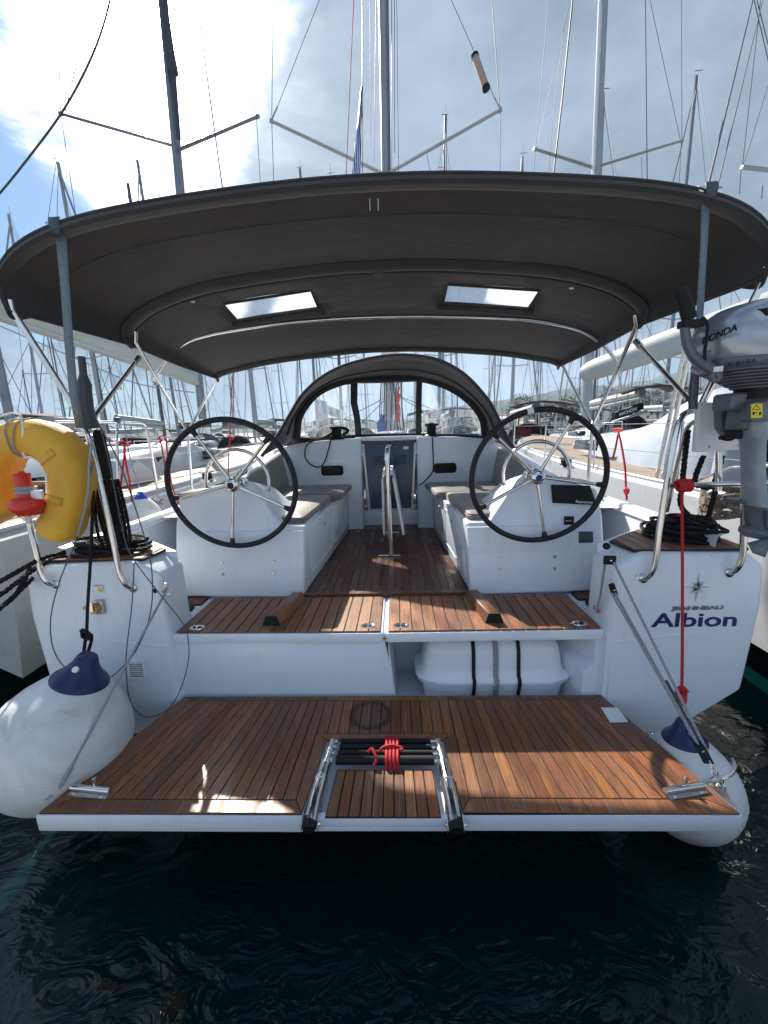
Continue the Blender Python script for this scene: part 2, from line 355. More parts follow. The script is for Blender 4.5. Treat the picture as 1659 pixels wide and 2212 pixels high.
def tub(P, r, n=8, k=0, closed=False): return MB().tube(P, r, n, closed, k)
def text(s, name, mat, parent, o, xdir, ydir, size, ext=.001, bold=0., sx=1.0, shear=0., align='LEFT', label=None):
    c = bpy.data.curves.new(name, 'FONT'); c.body = s; c.size = size; c.extrude = ext; c.offset = bold; c.shear = shear; c.align_x = align; c.resolution_u = 4
    t = bpy.data.objects.new('tmp', c); C.objects.link(t); bpy.context.view_layer.update()
    me = bpy.data.meshes.new_from_object(t.evaluated_get(bpy.context.evaluated_depsgraph_get())); bpy.data.objects.remove(t)
    x = Vector(xdir).normalized(); y = Vector(ydir); y = (y - x * y.dot(x)).normalized(); z = x.cross(y)
    for v in me.vertices:
        p = v.co; v.co = Vector(o) + x * p.x * sx + y * p.y + z * (p.z)
    me.name = name; me.materials.clear(); me.materials.append(mat)
    ob = bpy.data.objects.new(name, me); C.objects.link(ob); ob.parent = parent
    if parent.type == 'EMPTY': ob.matrix_parent_inverse = Matrix.Translation(-parent.location)
    if label: ob['label'] = label
    return ob
def lerp(a, b, t): return a + (b - a) * t

# ================================================================ THE YACHT WE LOOK INTO
Y = thing('sailing_yacht', 'white sailing yacht in the middle with lowered teak platform, twin wheels and dark canopy', 'sailboat', (0, 4, WATER))

# ---- hull and decks
def hull_sections(n=16):
    out = []
    for i in range(n + 1):
        t = i / n; y = 1.30 + 9.9 * t; k = (1 - t ** 3.2) ** .8 if t < 1 else 0.0
        sh = .86 + .30 * t * t; wd = max(.03, 2.10 * k)
        lo = -.28 - .25 * math.sin(math.pi * min(1, t * 1.1)) - .12
        out.append((y, wd, sh, lo))
    return out
HS = hull_sections()
rows = []
for y, wd, sh, lo in HS:
    r_ = []
    for s in (-1, 1):
        pr = [(wd - .09, sh + .05), (wd - .02, sh + .02), (wd, sh - .05), (wd * .998, .5), (wd * .985, .03), (wd * .80, lo + .12), (wd * .4, lo)]
        pr = [(s * a, y, b) for a, b in pr]
        r_ += pr if s < 0 else pr[::-1]
    rows.append(r_)
hull = MB().grid(rows).build('hull', GEL, Y, 'white topsides with a hard chine', sharp=50)
# decks beside the cockpit and ahead of it
dk = MB()
for s in (-1, 1):
    pts = [(y, wd - .08, sh + .045) for y, wd, sh, lo in HS if y < 4.2]
    dk.grid([[(s * 1.83, y, z + .002), (s * wd, y, z)] for y, wd, z in pts])
dk.grid([[(-wd + .08, y, sh + .045), (0, y, sh + .09), (wd - .08, y, sh + .045)] for y, wd, sh, lo in HS if y > 3.2])
dk.build('deck', GEL, Y)
# inner faces of the bulwarks beside the helms
for s in (-1, 1):
    b = MB()
    b.grid([[(s * 1.83, y, .38), (s * 1.83, y, .60), (s * 1.845, y, .86), (s * 1.86, y, .955), (s * 1.90, y, .965)] for y in (.80, 1.3, 2.0, 2.8, 3.6)])
    b.build('coaming_side', GEL, Y)
# floor under everything
MB().prism([(-1.84, .80, .395), (1.84, .80, .395), (1.84, 3.7, .395), (-1.84, 3.7, .395)], (0, 0, -.03)).build('cockpit_floor', GEL, Y)

# ---- stern quarters with teak tops
QP = [(1.27, -.28), (1.70, -.27), (2.085, .03), (2.115, .55), (2.10, .79), (2.01, .868), (1.42, .882), (1.285, .80)]
for s in (-1, 1):
    q = MB().prism([(s * x, .75, z) for x, z in QP], (0, .27, 0)).build('stern_quarter', GEL, Y, bev=.032, seg=3)
    MB().prism([(s * 1.30, .99, .38), (s * 1.85, 1.44, .38), (s * 2.09, 1.44, .38), (s * 2.09, .99, .38)], (0, 0, .495)).build('quarter_deck', GEL, q, bev=.012)
    # recessed moulding line across the face
    MB().tube([(s * 1.30, .7495, .352), (s * 1.45, .7492, .365), (s * 1.60, .7492, .385), (s * 1.80, .7495, .40)], .003, 6).build('mould_line', GEL, q)
    # teak pad in strips
    n = 9; base = MB().slab([(s * 1.40, .785), (s * 2.02, .785), (s * 2.03, 1.40), (s * 1.88, 1.40), (s * 1.37, .985)], .874, .8875).build('caulked_pad', RUB, Y)
    for i in range(n):
        a, c = i / n, (i + 1) / n; xa, xb = lerp(1.40, 2.02, a) + .005, lerp(1.40, 2.02, c)
        yb = lambda x: min(1.395, .985 + (x - 1.37) * .80)
        MB().slab([(s * xa, .79), (s * xb, .79), (s * xb, yb(xb) - .004), (s * xa, yb(xa) - .004)], .884, .8925).build('plank', TEAKL, base)
# floor patches outside the lids
for s in (-1, 1):
    base = MB().slab([(s * 1.30, .98), (s * 1.82, .98), (s * 1.82, 1.42), (s * 1.58, 1.385), (s * 1.30, 1.315)], .395, .406).build('corner_pad', GEL, Y)
    for i in range(6):
        xa = 1.31 + i * .0755; xb = xa + .070
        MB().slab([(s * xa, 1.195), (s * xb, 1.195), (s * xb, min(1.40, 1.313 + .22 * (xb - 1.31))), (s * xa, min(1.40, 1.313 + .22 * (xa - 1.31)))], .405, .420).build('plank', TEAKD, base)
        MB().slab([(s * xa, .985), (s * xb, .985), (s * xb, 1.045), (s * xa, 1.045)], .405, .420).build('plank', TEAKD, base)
    MB().slab([(s * 1.305, 1.19), (s * 1.76, 1.19), (s * 1.76, 1.41), (s * 1.58, 1.38), (s * 1.305, 1.318)], .404, .413).build('caulking', RUB, base)
    MB().slab([(s * 1.305, .98), (s * 1.76, .98), (s * 1.76, 1.05), (s * 1.305, 1.05)], .404, .413).build('caulking', RUB, base)
    c = Vector((s * 1.415, 1.12, .408))
    dl = MB().lathe([(.001, .0), (.085, 0), (.088, .010), (.082, .016), (.070, .017)], c, n=28).build('deck_light', BLACK, Y)
    MB().lathe([(.001, .022), (.064, .020), (.070, .012)], c, n=28).build('lens', GREYP, dl)
    MB().lathe([(.001, .026), (.010, .025), (.012, .018)], c, n=10).build('screw', BLACK, dl)

# ---- locker lids (two bench lids)
def rounded(poly, r=.03, n=3):
    out = []; m = len(poly); P = [Vector(p) for p in poly]
    for i in range(m):
        p = P[i]; a = (P[i - 1] - p).normalized(); b = (P[(i + 1) % m] - p).normalized()
        for j in range(n + 1):
            t = j / n; q = (1 - t) ** 2 * (p + a * r) + 2 * t * (1 - t) * p + t * t * (p + b * r); out.append(tuple(q))
    return out
for s in (-1, 1):
    poly = [(s * .010, .765), (s * 1.285, .78), (s * 1.275, 1.30), (s * .010, 1.285)]
    lid = MB().prism([(x, y, .352) for x, y in rounded(poly, .02)], (0, 0, .058)).build('locker_lid', GEL, Y, bev=.005, seg=2)
    fld = [(s * .022, .778), (s * 1.27, .79), (s * 1.262, 1.29), (s * .022, 1.277)]
    MB().prism([(x, y, .409) for x, y in rounded(fld, .025)], (0, 0, .004)).build('caulking', RUB, lid)
    n = 17
    for i in range(n):
        a = .024 + (1.268 - .024) * i / n; b = .024 + (1.268 - .024) * (i + 1) / n - .006
        y0 = lerp(.779, .790, a / 1.27); y1 = lerp(1.276, 1.289, a / 1.27)
        MB().slab([(s * a, y0), (s * b, y0 + .001), (s * (b - .010 * b), y1), (s * (a - .010 * a), y1 - .001)], .411, .4195).build('plank', TEAKL, lid)
    # wedge foot-brace
    xc = .62 * s; X = -.75 if s < 0 else .63; dxr = .02
    fb = MB(); y0, y1 = .865, 1.24
    if s < 0: X, Xr = -.70, -.625
    else: X, Xr = .665, .60
    v0 = [(X - .055, y0, .4195), (X + .055, y0, .4195), (X + .035, y0 + .004, .478), (X - .035, y0 + .004, .478)]
    v1 = [(Xr - .055, y1, .4195), (Xr + .055, y1, .4195), (Xr + .035, y1, .478), (Xr - .035, y1, .478)]
    fb.add(v0 + v1, [(0, 3, 2, 1), (4, 5, 6, 7), (0, 1, 5, 4), (1, 2, 6, 5), (2, 3, 7, 6), (3, 0, 4, 7)])
    f = fb.build('foot_brace', TEAK, lid, bev=.003, seg=1)
    MB().prism([(X - .056, y0 - .004, .4195), (X + .056, y0 - .004, .4195), (X + .035, y0, .479), (X - .035, y0, .479)], (0, .005, 0)).build('rubber_end', BLACK, lid)
    # flush ring pulls
    for xp in (.10, 1.16):
        c = Vector((s * xp, .845, .4195))
        MB().grid([[c + Vector((r * 1.25 * math.cos(t * math.pi / 12), r * .75 * math.sin(t * math.pi / 12), h)) for t in range(24)] for r, h in ((.001, .0015), (.026, .0015), (.030, .004), (.036, .004), (.040, 0))], cv=True).build('ring_pull', STEEL, lid)
        MB().box(c + Vector((.014, 0, .004)), (.022, .018, .003)).box(c + Vector((-.016, 0, .004)), (.014, .012, .003)).build('keyhole', BLACK, lid)

# ---- stern wall below the lids, raft locker
MB().prism([(-1.29, .79, -.06), (.065, .79, -.06), (.0, .79, .352), (-1.29, .79, .352)], (0, .05, 0)).build('stern_panel', GEL, Y, bev=.008)
lk = MB()
lk.prism([(.02, .80, -.20), (.07, .80, -.20), (.02, .80, .352)], (0, .55, 0))
lk.box((.62, 1.33, .08), (1.40, .03, .62)); lk.box((.62, 1.05, -.20), (1.40, .60, .03))
lk.box((1.295, 1.05, .08), (.03, .60, .60)); lk.box((.60, 1.05, .345), (1.3, .5, .012))
lk.build('raft_locker', GEL, Y)
sh = MB().add([(1.28, .79, .35), (1.28, .79, -.2), (1.18, .79, -.2), (1.18, .79, .14), (1.24, .79, .19), (1.24, .79, .35),
               (1.28, 1.30, .35), (1.28, 1.30, -.2), (1.05, 1.30, -.2), (1.05, 1.30, .14), (1.11, 1.30, .19), (1.11, 1.30, .35)],
              [(0, 1, 2, 3, 4, 5), (2, 8, 9, 3), (3, 9, 10, 4), (4, 10, 11, 5), (5, 11, 6, 0)]).build('locker_shelf', GEL, Y)
def vent(o, xd, zd, wd, ht, parent):
    o = Vector(o); xd = Vector(xd).normalized(); zd = Vector(zd).normalized(); nn = xd.cross(zd); M = Matrix((xd, nn, zd)).transposed()
    fr = MB()
    for sx in (-1, 1): fr.box(o + xd * sx * (wd / 2 - .008), (.016, .012, ht), M)
    for sz in (-1, 1): fr.box(o + zd * sz * (ht / 2 - .008), (wd - .033, .012, .016), M)
    g = fr.build('vent_grille', WHITEP, parent, bev=.002, seg=1)
    MB().box(o - nn * .001 * 0, (wd - .034, .003, ht - .034), M).build('vent_back', GREYP, g)
    k = 7
    for i in range(k):
        z = (-.5 + (i + .5) / k) * (ht - .036)
        q = Matrix.Rotation(R(35), 3, xd) @ M
        MB().box(o + zd * z, (wd - .034, .004, (ht - .036) / k * 1.05), q).build('louvre', WHITEP, g)
    for sx in (-1, 1):
        for sz in (-1, 1):
            MB().lathe([(.001, .009), (.003, .009), (.004, .006)], o + xd * sx * (wd / 2 - .008) + zd * sz * (ht / 2 - .008), -nn, 8).build('screw', STEELB, g)
vc = at(295, 1447, y=.742); vent(vc, (1, 0, 0), (0, 0, 1), .115, .125, Y)
vent((1.222, .93, .27), (.30, -1, 0), (0, 0, 1), .12, .13, Y)
vent((1.155, 1.12, .27), (.30, -1, 0), (0, 0, 1), .12, .13, Y)

# ---- swim platform
FR = [(-1.495, -.012), (1.478, .010)]; 
plat = MB().prism([(-1.500, -.016, -.088), (-.337, -.012, -.088), (-.298, .404, -.088), (.304, .404, -.088), (.343, .0, -.088), (1.484, .006, -.088), (1.284, .77, -.088), (-1.255, .765, -.088)], (0, 0, .080)).build('swim_platform', GEL, Y, bev=.004, seg=2)
plat2 = MB()
plat2.prism([(-.3365, -.008, -.0875), (.3425, -.002, -.0875), (.3035, .4035, -.0875), (-.2975, .4035, -.0875)], (0, 0, .0275))
plat2.prism([(-.300, -.012, -.0598), (.305, -.008, -.0598), (.305, .02, -.0598), (-.300, .02, -.0598)], (0, 0, .043))
plat2.build('ladder_well', GEL, Y, bev=.003)
ck = MB()
for sgn in (-1, 1):
    if sgn < 0: poly = [(-1.490, -.008), (-.339, -.004), (-.300, .405), (-.300, .758), (-1.248, .756)]
    else: poly = [(.345, .002), (1.474, .012), (1.278, .762), (.306, .758), (.306, .405)]
    ck.prism([(x, y, -.0085) for x, y in poly], (0, 0, .004))
ck.prism([(-.300, .405, -.0087), (.306, .405, -.0087), (.306, .757, -.0087), (-.300, .757, -.0087)], (0, 0, .0036))
ck.build('caulking', RUB, plat)
G = .0033
def pl(poly, mat=TEAK, par=None): return MB().slab(poly, -.0045, 0.0035).build('plank', mat, par or plat)
for s in (-1, 1):
    xo_f, xo_r = (-1.488, -1.247) if s < 0 else (1.473, 1.276)
    xi_f, xi_r = (-1.398, -1.176) if s < 0 else (1.383, 1.206)
    c_f, c_r = (-.376, -.359) if s < 0 else (.382, .367)
    yf, yr = (-.006 if s < 0 else .008), .756
    m = .062; e = .040
    # outline boards: front, side, rear, beside the well
    pl([(xo_f, yf), (-.340 if s < 0 else .346, yf + .002), (c_f, yf + m), (xi_f, yf + m)])
    pl([(xo_f + s * -.003, yf + .004), (xi_f, yf + m + .003), (xi_r, yr - e), (xo_r, yr)])
    pl([(xi_r, yr - e + .004), (c_r - s * .0, yr - e + .004), (c_r, yr), (xo_r - s * .004, yr)])
    pl([(-s * -.343, yf + .006), (-s * -.337, .432), (s * .345, .450), (c_r - s * -.0 + s * .003, yr - e), (c_f, yf + m + .004)] if False else
       [((-.339 if s < 0 else .345), yf + .006), ((-.300 if s < 0 else .306), .404), (lerp(c_f, c_r, .55) - s * .002, .446), (c_f - s * .001, yf + m + .004)])
    n = 17
    ya, yb = yf + m + .004, yr - e
    for i in range(n):
        u0, u1 = i / n, (i + 1) / n
        f0, f1 = lerp(c_f, xi_f, u0) + s * G, lerp(c_f, xi_f, u1) - s * G * .4
        r0, r1 = lerp(c_r, xi_r, u0) + s * G * .8, lerp(c_r, xi_r, u1) - s * G * .3
        pl([(f0, ya), (f1, ya), (r1, yb), (r0, yb)])
# middle field ahead of the well
pl([(-.357, .720), (.365, .720), (.365, .757), (-.357, .757)])
pl([(-.362, .448), (-.298, .407), (.304, .407), (.370, .448)])
for i in range(13):
    a = lerp(-.361, .369, i / 13) + G * .6; b = lerp(-.361, .369, (i + 1) / 13) - G * .6
    pl([(a * 1.006, .452), (b * 1.006, .452), (b, .715), (a, .715)])
# teak step inside the well
stp = MB().prism([(-.238, -.010, -.0168), (.252, -.006, -.0168), (.238, .232, -.0168), (-.225, .232, -.0168)], (0, 0, .004)).build('step_pad', RUB, Y)
MB().prism([(-.238, .02, -.06), (.252, .02, -.06), (.240, .232, -.06), (-.227, .232, -.06)], (0, 0, .0428)).build('step_tray', GEL, stp)
for i in range(10):
    a, b = i / 10, (i + 1) / 10
    MB().slab([(lerp(-.236, .250, a) + .003, -.007), (lerp(-.236, .250, b) - .003, -.006), (lerp(-.223, .236, b) - .003, .230), (lerp(-.223, .236, a) + .003, .230)], -.013, -.005).build('plank', TEAK, stp)
# bathing ladder
rail = None
lad = None
for s in (-1, 1):
    o = .005
    P = [(s * .305 + o, -.022, -.022), (s * .300 + o, .06, -.002), (s * .291 + o, .16, .006)]
    st = MB().tube(P, [.031, .0305, .030], 18)
    st.tube([(s * .291 + o, .155, .006), (s * .285 + o, .25, .008)], .0265, 18)
    st.tube([(s * .285 + o, .245, .008), (s * .278 + o, .325, .008)], .019, 18).tube([(s * .278 + o, .32, .008), (s * .272 + o, .392, .008)], .016, 18)
    for yy, rr in ((.155, .033), (.245, .029), (.322, .024)): st.tube([(s * (.2915 - (yy - .155) * .085) + o, yy - .008, .0065), (s * (.2915 - (yy - .155) * .085) + o, yy + .008, .0065)], rr, 18)
    so_ = st.build('ladder_side', STEEL, Y)
    MB().lathe([(.001, .030), (.025, .029), (.0315, .020), (.0315, -.012), (.001, -.012)], (s * .3055 + o, -.022, -.0225), (0, -1, -.2), 20).build('end_cap', BLACK, so_)
    for e_ in (-1, 1):
        MB().prism([(s * .305 + o + e_ * .033, -.040, -.050), (s * .305 + o + e_ * .033, .05, -.055), (s * .303 + o + e_ * .030, .065, -.02), (s * .304 + o + e_ * .031, .0, .0), (s * .305 + o + e_ * .033, -.040, -.030)], (e_ * .003, 0, 0)).build('hinge_plate', STEELB, so_)
        MB().lathe([(.001, .008), (.008, .008), (.009, .0)], (s * .305 + o + e_ * .036, -.022, -.03), (e_, 0, 0), 6).build('bolt', STEEL, so_)
for k, (yy, rr) in enumerate(((.388, .013), (.350, .0135), (.311, .014), (.268, .021))):
    xx = .272 + (.392 - yy) * .08
    ru = MB().tube([(-.222 - .003 * k, yy, .010), (.238 + .003 * k, yy, .010)], rr, 14).build('rung', BLACK, Y)
    for s in (-1, 1): MB().tube([(s * xx, yy, .009), (s * (.238 + .003 * k), yy, .010)], [rr * .5, rr * .8], 12).build('rung_socket', STEEL, ru)
# slide bolts and hinge plates at the outer corners
for s, px in ((-1, (155, 1700, 238, 1708)), (1, (1437, 1708, 1520, 1695))):
    a = at(px[0], px[1], z=.02); b = at(px[2], px[3], z=.02); d = (b - a); m_ = (a + b) / 2
    ang = math.atan2(d.y, d.x); M = Matrix.Rotation(ang, 3, 'Z')
    hp = MB().box(m_ + M @ Vector((0, -.006, -.014)), (d.length, .048, .004), M).build('latch_plate', STEELB, Y, bev=.001, seg=1)
    MB().tube([a + Vector((0, 0, .0)), b], .0135, 14).tube([m_ + Vector((.01, .008, .005)), m_ + Vector((.014, .012, .035))], .006, 8).lathe([(.001, .01), (.009, .006), (.009, -.006), (.001, -.01)], m_ + Vector((.014, .012, .038)), n=10).build('slide_bolt', STEEL, hp)
    for q in (-.35, .35): MB().lathe([(.001, .003), (.006, .002), (.007, 0)], m_ + M @ Vector((q * d.length, -.021, -.012)), n=8).build('screw', STEEL, hp)
# dark burnt ring left by an engine: worn oily stain as thin film
# ---- eye plates at the aft corners
for s in (-1, 1):
    a = at(97, 1728, z=.004) if s < 0 else at(1590, 1742, z=.004); b = at(150, 1690, z=.004) if s < 0 else at(1535, 1695, z=.004)
    d = (b - a); sd_ = Vector((-d.y, d.x, 0)).normalized() * .011 * (1 if s < 0 else -1)
    ep = MB().add([a - sd_, a + sd_, b - sd_, b + sd_, b + Vector((0, 0, .05)), (a + b) / 2 + Vector((0, 0, .035))] + [p + sd_ * .35 for p in (a, b, b + Vector((0, 0, .05)), (a + b) / 2 + Vector((0, 0, .035)))],
                  [(0, 1, 3, 2), (0, 2, 4, 5), (6, 9, 8, 7), (2, 7, 8, 4), (4, 8, 9, 5), (5, 9, 6, 0)]).build('eye_plate', STEELB, Y)
    c = lerp(a, b, .72) + Vector((0, 0, .03))
    MB().tube([c + Vector((.018 * math.cos(t), -.004 * math.sin(t), .018 * math.sin(t) * 1.6 + .012)) for t in [i * math.pi / 8 for i in range(16)]], .004, 6, True).build('shackle', STEEL, ep)

# ---- steering consoles
CONX = [(.60, .405), (1.555, .425), (1.515, .95), (1.475, 1.14), (1.30, 1.195), (1.17, 1.225), (1.09, 1.255), (.99, 1.265), (.93, 1.23), (.735, .925), (.57, .925)]
BXP = [(.60, .405), (.56, .925)]
for s in (-1, 1):
    o = MB(); fr = [(s * x, 1.305 + max(0, z - .42) * .12, z) for x, z in CONX]
    bk = [(s * (x if x > .9 else x + .0), 1.95, z - (.12 if z > 1 else 0)) for x, z in CONX]
    k = len(CONX)
    cb = o.add(fr + bk, [tuple(range(k)), tuple(range(2 * k - 1, k - 1, -1))] + [(i, i + k, (i + 1) % k + k, (i + 1) % k) for i in range(k)]).build('helm_console', GEL, Y, bev=.022, seg=3)
    for xs in (.815, 1.188):
        for zs in (.59, .675):
            c = Vector((s * xs, 1.305 + (zs - .42) * .12 - .001, zs))
            b = MB().lathe([(.001, .006), (.009, .006), (.013, .002), (.0135, 0)], c, (0, -1, .12), 14).build('bolt', STEEL, cb)
            MB().lathe([(.001, .0085), (.0035, .0085), (.004, .006)], c, (0, -1, .12), 8).build('bolt_socket', BLACK, b)
    # binnacle boss
    hb = Vector((s * 1.01, 1.22, 1.250))
    MB().tube([hb + Vector((0, .02, 0)), hb + Vector((0, .20, -.012))], .045, 24).lathe([(.045, 0), (.052, .004), (.052, .018), (.045, .022)], hb + Vector((0, .10, 0)), (0, 1, 0), 24).build('wheel_boss', STEEL, cb)
    # wheel
    n = 72; Rr = .430
    tilt = Matrix.Rotation(R(5), 3, 'X')
    def wp(r, a, dy=0): return hb + tilt @ Vector((r * math.cos(a), dy, r * math.sin(a)))
    whl = MB().tube([wp(Rr, 2 * math.pi * i / n) for i in range(n)], .0185, 12, True).build('steering_wheel', LEATH, Y, 'black leather-wrapped rim of the %s wheel' % ('left' if s < 0 else 'right'))
    a0 = 47 if s < 0 else 64
    for i in range(5):
        a = R(a0 + 72 * i)
        MB().tube([wp(.03, a, .03), wp(.12, a, .022), wp(Rr - .01, a, 0)], [.0125, .0115, .0105], 10).build('spoke', STEEL, whl)
        MB().tube([wp(Rr - .055, a, .001), wp(Rr - .002, a, 0)], [.0135, .022], 10).build('spoke_end', LEATH, whl)
    MB().lathe([(.001, -.012), (.018, -.014), (.036, -.008), (.046, .004), (.046, .03), (.05, .04), (.03, .05)], hb, (0, 1, .03), 28).build('hub', STEEL, whl)
    MB().lathe([(.001, -.0165), (.020, -.016), (.022, -.012)], hb, (0, 1, .03), 24).build('hub_badge', BLUEC if s > 0 else BLACK, whl)
    # stainless guard arc behind the wheel
    cx = s * 1.13; g = []
    for t in range(0, 19):
        a = R(-48 + t * 13.2) if s < 0 else R(228 - t * 13.2)
        g.append((cx + .245 * math.cos(a), 1.62, 1.22 + .25 * math.sin(a)))
    MB().tube(g, .0135, 10).tube([g[-1], (cx - s * .02, 1.60, 1.20)], .010, 8).build('guard_rail', STEEL, cb)
if True:
    an = R(101)
    pass
# instruments on the right console, flat cover on the left one
def onface(px, py, d=0.0):
    p = at(px, py, y=1.40); 
    for _ in range(4): p = at(px, py, y=1.305 + (p.z - .42) * .12 - d)
    return p
def facebox(c4, d, name, mat, parent, th=.012):
    P = [onface(a, b, 0) for a, b in c4]
    nrm = (P[1] - P[0]).cross(P[3] - P[0]).normalized()
    if nrm.y > 0: nrm = -nrm
    return MB().prism([p + nrm * (-.004) for p in P], nrm * (th + .004)).build(name, mat, parent, bev=.004, seg=2), P, nrm
pc, P, nr = facebox([(1190, 1047), (1272, 1049), (1287, 1091), (1193, 1086)], 0, 'plotter_cover', BLACK, Y, .022)
text('Raymarine', 'cover_lettering', WHITEP, pc, lerp(P[3], P[2], .50) + nr * .0235 + Vector((0, 0, .010)), P[2] - P[3], P[0] - P[3], .026, .0004, .0004, 1.05)
ic, P2, nr2 = facebox([(1218, 1115), (1239, 1115), (1239, 1134), (1218, 1134)], 0, 'instrument_switch', BLACK, Y, .010)
text('Raymarine', 'switch_lettering', WHITEP, ic, lerp(lerp(P2[0], P2[3], .55), lerp(P2[1], P2[2], .55), .14) + nr2 * .0112, P2[2] - P2[3], P2[0] - P2[3], .009, .0003, .0002, 1.0)
facebox([(1250, 1148), (1281, 1148), (1281, 1172), (1250, 1173)], 0, 'control_panel', GREYP, Y, .006)
MB().box((-1.36, 1.50, 1.185), (.30, .24, .012), Matrix.Rotation(R(-8), 3, 'Y')).build('console_cover', BLACK, Y, bev=.003)
MB().box((1.33, 1.50, 1.195), (.26, .22, .012), Matrix.Rotation(R(8), 3, 'Y')).build('console_glass', SCREEN, Y, bev=.003)
an = R(101); hb = Vector((1.01, 1.22, 1.250))
tilt = Matrix.Rotation(R(5), 3, 'X')
MB().tube([hb + tilt @ Vector((.430 * math.cos(R(q)), 0, .430 * math.sin(R(q)))) for q in (99, 101.5, 104)], .0205, 12).build('tape_mark', WHITEP, Y, 'white tape band on top of the right wheel')

# ---- cockpit sole
XB = lambda y: lerp(.605, .50, (y - 1.33) / 2.0)
sole = MB().prism([(-XB(1.31) - .03, 1.30, .405), (XB(1.31) + .03, 1.30, .405), (XB(3.2) + .01, 3.2, .405), (.48, 3.46, .405), (-.48, 3.46, .405), (-XB(3.2) - .01, 3.2, .405)], (0, 0, .013)).build('sole_base', RUB, Y)
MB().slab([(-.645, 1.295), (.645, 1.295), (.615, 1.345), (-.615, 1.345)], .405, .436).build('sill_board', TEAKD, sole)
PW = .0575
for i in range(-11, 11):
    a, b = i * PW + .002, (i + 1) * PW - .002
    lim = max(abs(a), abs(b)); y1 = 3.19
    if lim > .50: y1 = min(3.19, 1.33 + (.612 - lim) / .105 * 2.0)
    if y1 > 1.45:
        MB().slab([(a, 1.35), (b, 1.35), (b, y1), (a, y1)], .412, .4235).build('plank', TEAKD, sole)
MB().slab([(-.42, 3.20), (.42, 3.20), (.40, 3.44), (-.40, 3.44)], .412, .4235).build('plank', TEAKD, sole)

# ---- seats: bases, lockers, backs
for s in (-1, 1):
    sb = MB().add([(s * .61, 1.34, .40), (s * .50, 3.30, .40), (s * 1.3, 3.30, .40), (s * 1.3, 1.34, .40), (s * .575, 1.34, .90), (s * .49, 3.30, .90), (s * 1.3, 3.30, .90), (s * 1.3, 1.34, .90)],
                  [(0, 1, 5, 4), (4, 5, 6, 7), (0, 4, 7, 3), (1, 2, 6, 5), (2, 3, 7, 6), (0, 3, 2, 1)]).build('seat_base', GEL, Y, bev=.012)
    def sf(y, z): return Vector((s * (lerp(lerp(.61, .50, (y - 1.34) / 1.96), lerp(.575, .49, (y - 1.34) / 1.96), (z - .4) / .5) - .002), y, z))
    for y0, y1 in ((1.62, 2.32), (2.42, 2.95)):
        MB().tube([sf(y0, .50), sf(y1, .50), sf(y1, .84), sf(y0, .84)], .004, 6, True).build('locker_door', GREYP if 0 else GEL, sb)
        q = sf((y0 + y1) / 2, .80); MB().box(q - Vector((s * .006, 0, 0)), (.012, .05, .022)).build('latch', STEEL, sb)
    q = sf(1.50, .60); MB().prism([sf(1.46, .48) - Vector((s * .012, 0, 0)), sf(1.60, .48) - Vector((s * .012, 0, 0)), sf(1.60, .70) - Vector((s * .012, 0, 0)), sf(1.46, .70) - Vector((s * .012, 0, 0))], (s * .012, 0, 0)).build('small_locker_door', GEL, sb, bev=.004) if s > 0 else None
    q = sf(3.1, .6); MB().prism([sf(3.02, .50) - Vector((s * .008, 0, 0)), sf(3.18, .50) - Vector((s * .008, 0, 0)), sf(3.18, .74) - Vector((s * .008, 0, 0)), sf(3.02, .74) - Vector((s * .008, 0, 0))], (s * .009, 0, 0)).build('small_locker_door', GEL, sb, bev=.004) if s < 0 else None
    # coaming behind the seats
    rows = []
    for y in (1.75, 2.1, 2.5, 2.9, 3.4, 4.0):
        t = (y - 1.75) / 2.25; h = 1.09 + .26 * min(1, t * 1.35) 
        rows.append([(s * 1.24, y, .85), (s * 1.27, y, h - .03), (s * 1.31, y, h), (s * (1.52 - .1 * t), y, h - .01), (s * (1.58 - .06 * t), y, h - .06), (s * 1.66, y, .93), (s * 1.84, y, .93)])
    MB().grid(rows).build('coaming', GEL, Y, sharp=60)
# bulkhead either side of the companionway
for s in (-1, 1):
    bh = MB().prism([(s * .325, 3.26, .40), (s * 1.36, 3.26, .40), (s * 1.36, 3.30, 1.38), (s * 1.15, 3.30, 1.44), (s * .80, 3.31, 1.475), (s * .325, 3.31, 1.49)], (0, .55, 0)).build('bulkhead', GEL, Y, bev=.02, seg=3)
    # portlight: rim + dark pane
    a = at(718 if s < 0 else 961, 1016.5 if s < 0 else 1011, y=3.285)
    def rr(w_, h_, r, k=5):
        o = []
        for cx, cz, st in ((w_ - r, h_ - r, 0), (-w_ + r, h_ - r, 90), (-w_ + r, -h_ + r, 180), (w_ - r, -h_ + r, 270)):
            o += [(cx + r * math.cos(R(st + 90 * j / k)), cz + r * math.sin(R(st + 90 * j / k))) for j in range(k + 1)]
        return o
    rim = MB().grid([[(a.x + x, 3.305 - d - .03, a.z + z) for x, z in rr(w_, h_, r_)] for w_, h_, r_, d in ((.165, .086, .055, -.03), (.165, .086, .055, .006), (.153, .076, .047, .010), (.133, .059, .037, .006), (.131, .057, .036, -.03))], cv=True).build('portlight_frame', WHITEP, Y)
    MB().prism([(a.x + x, 3.272, a.z + z) for x, z in rr(.132, .058, .036)], (0, .006, 0)).build('portlight_pane', SCREEN, rim)
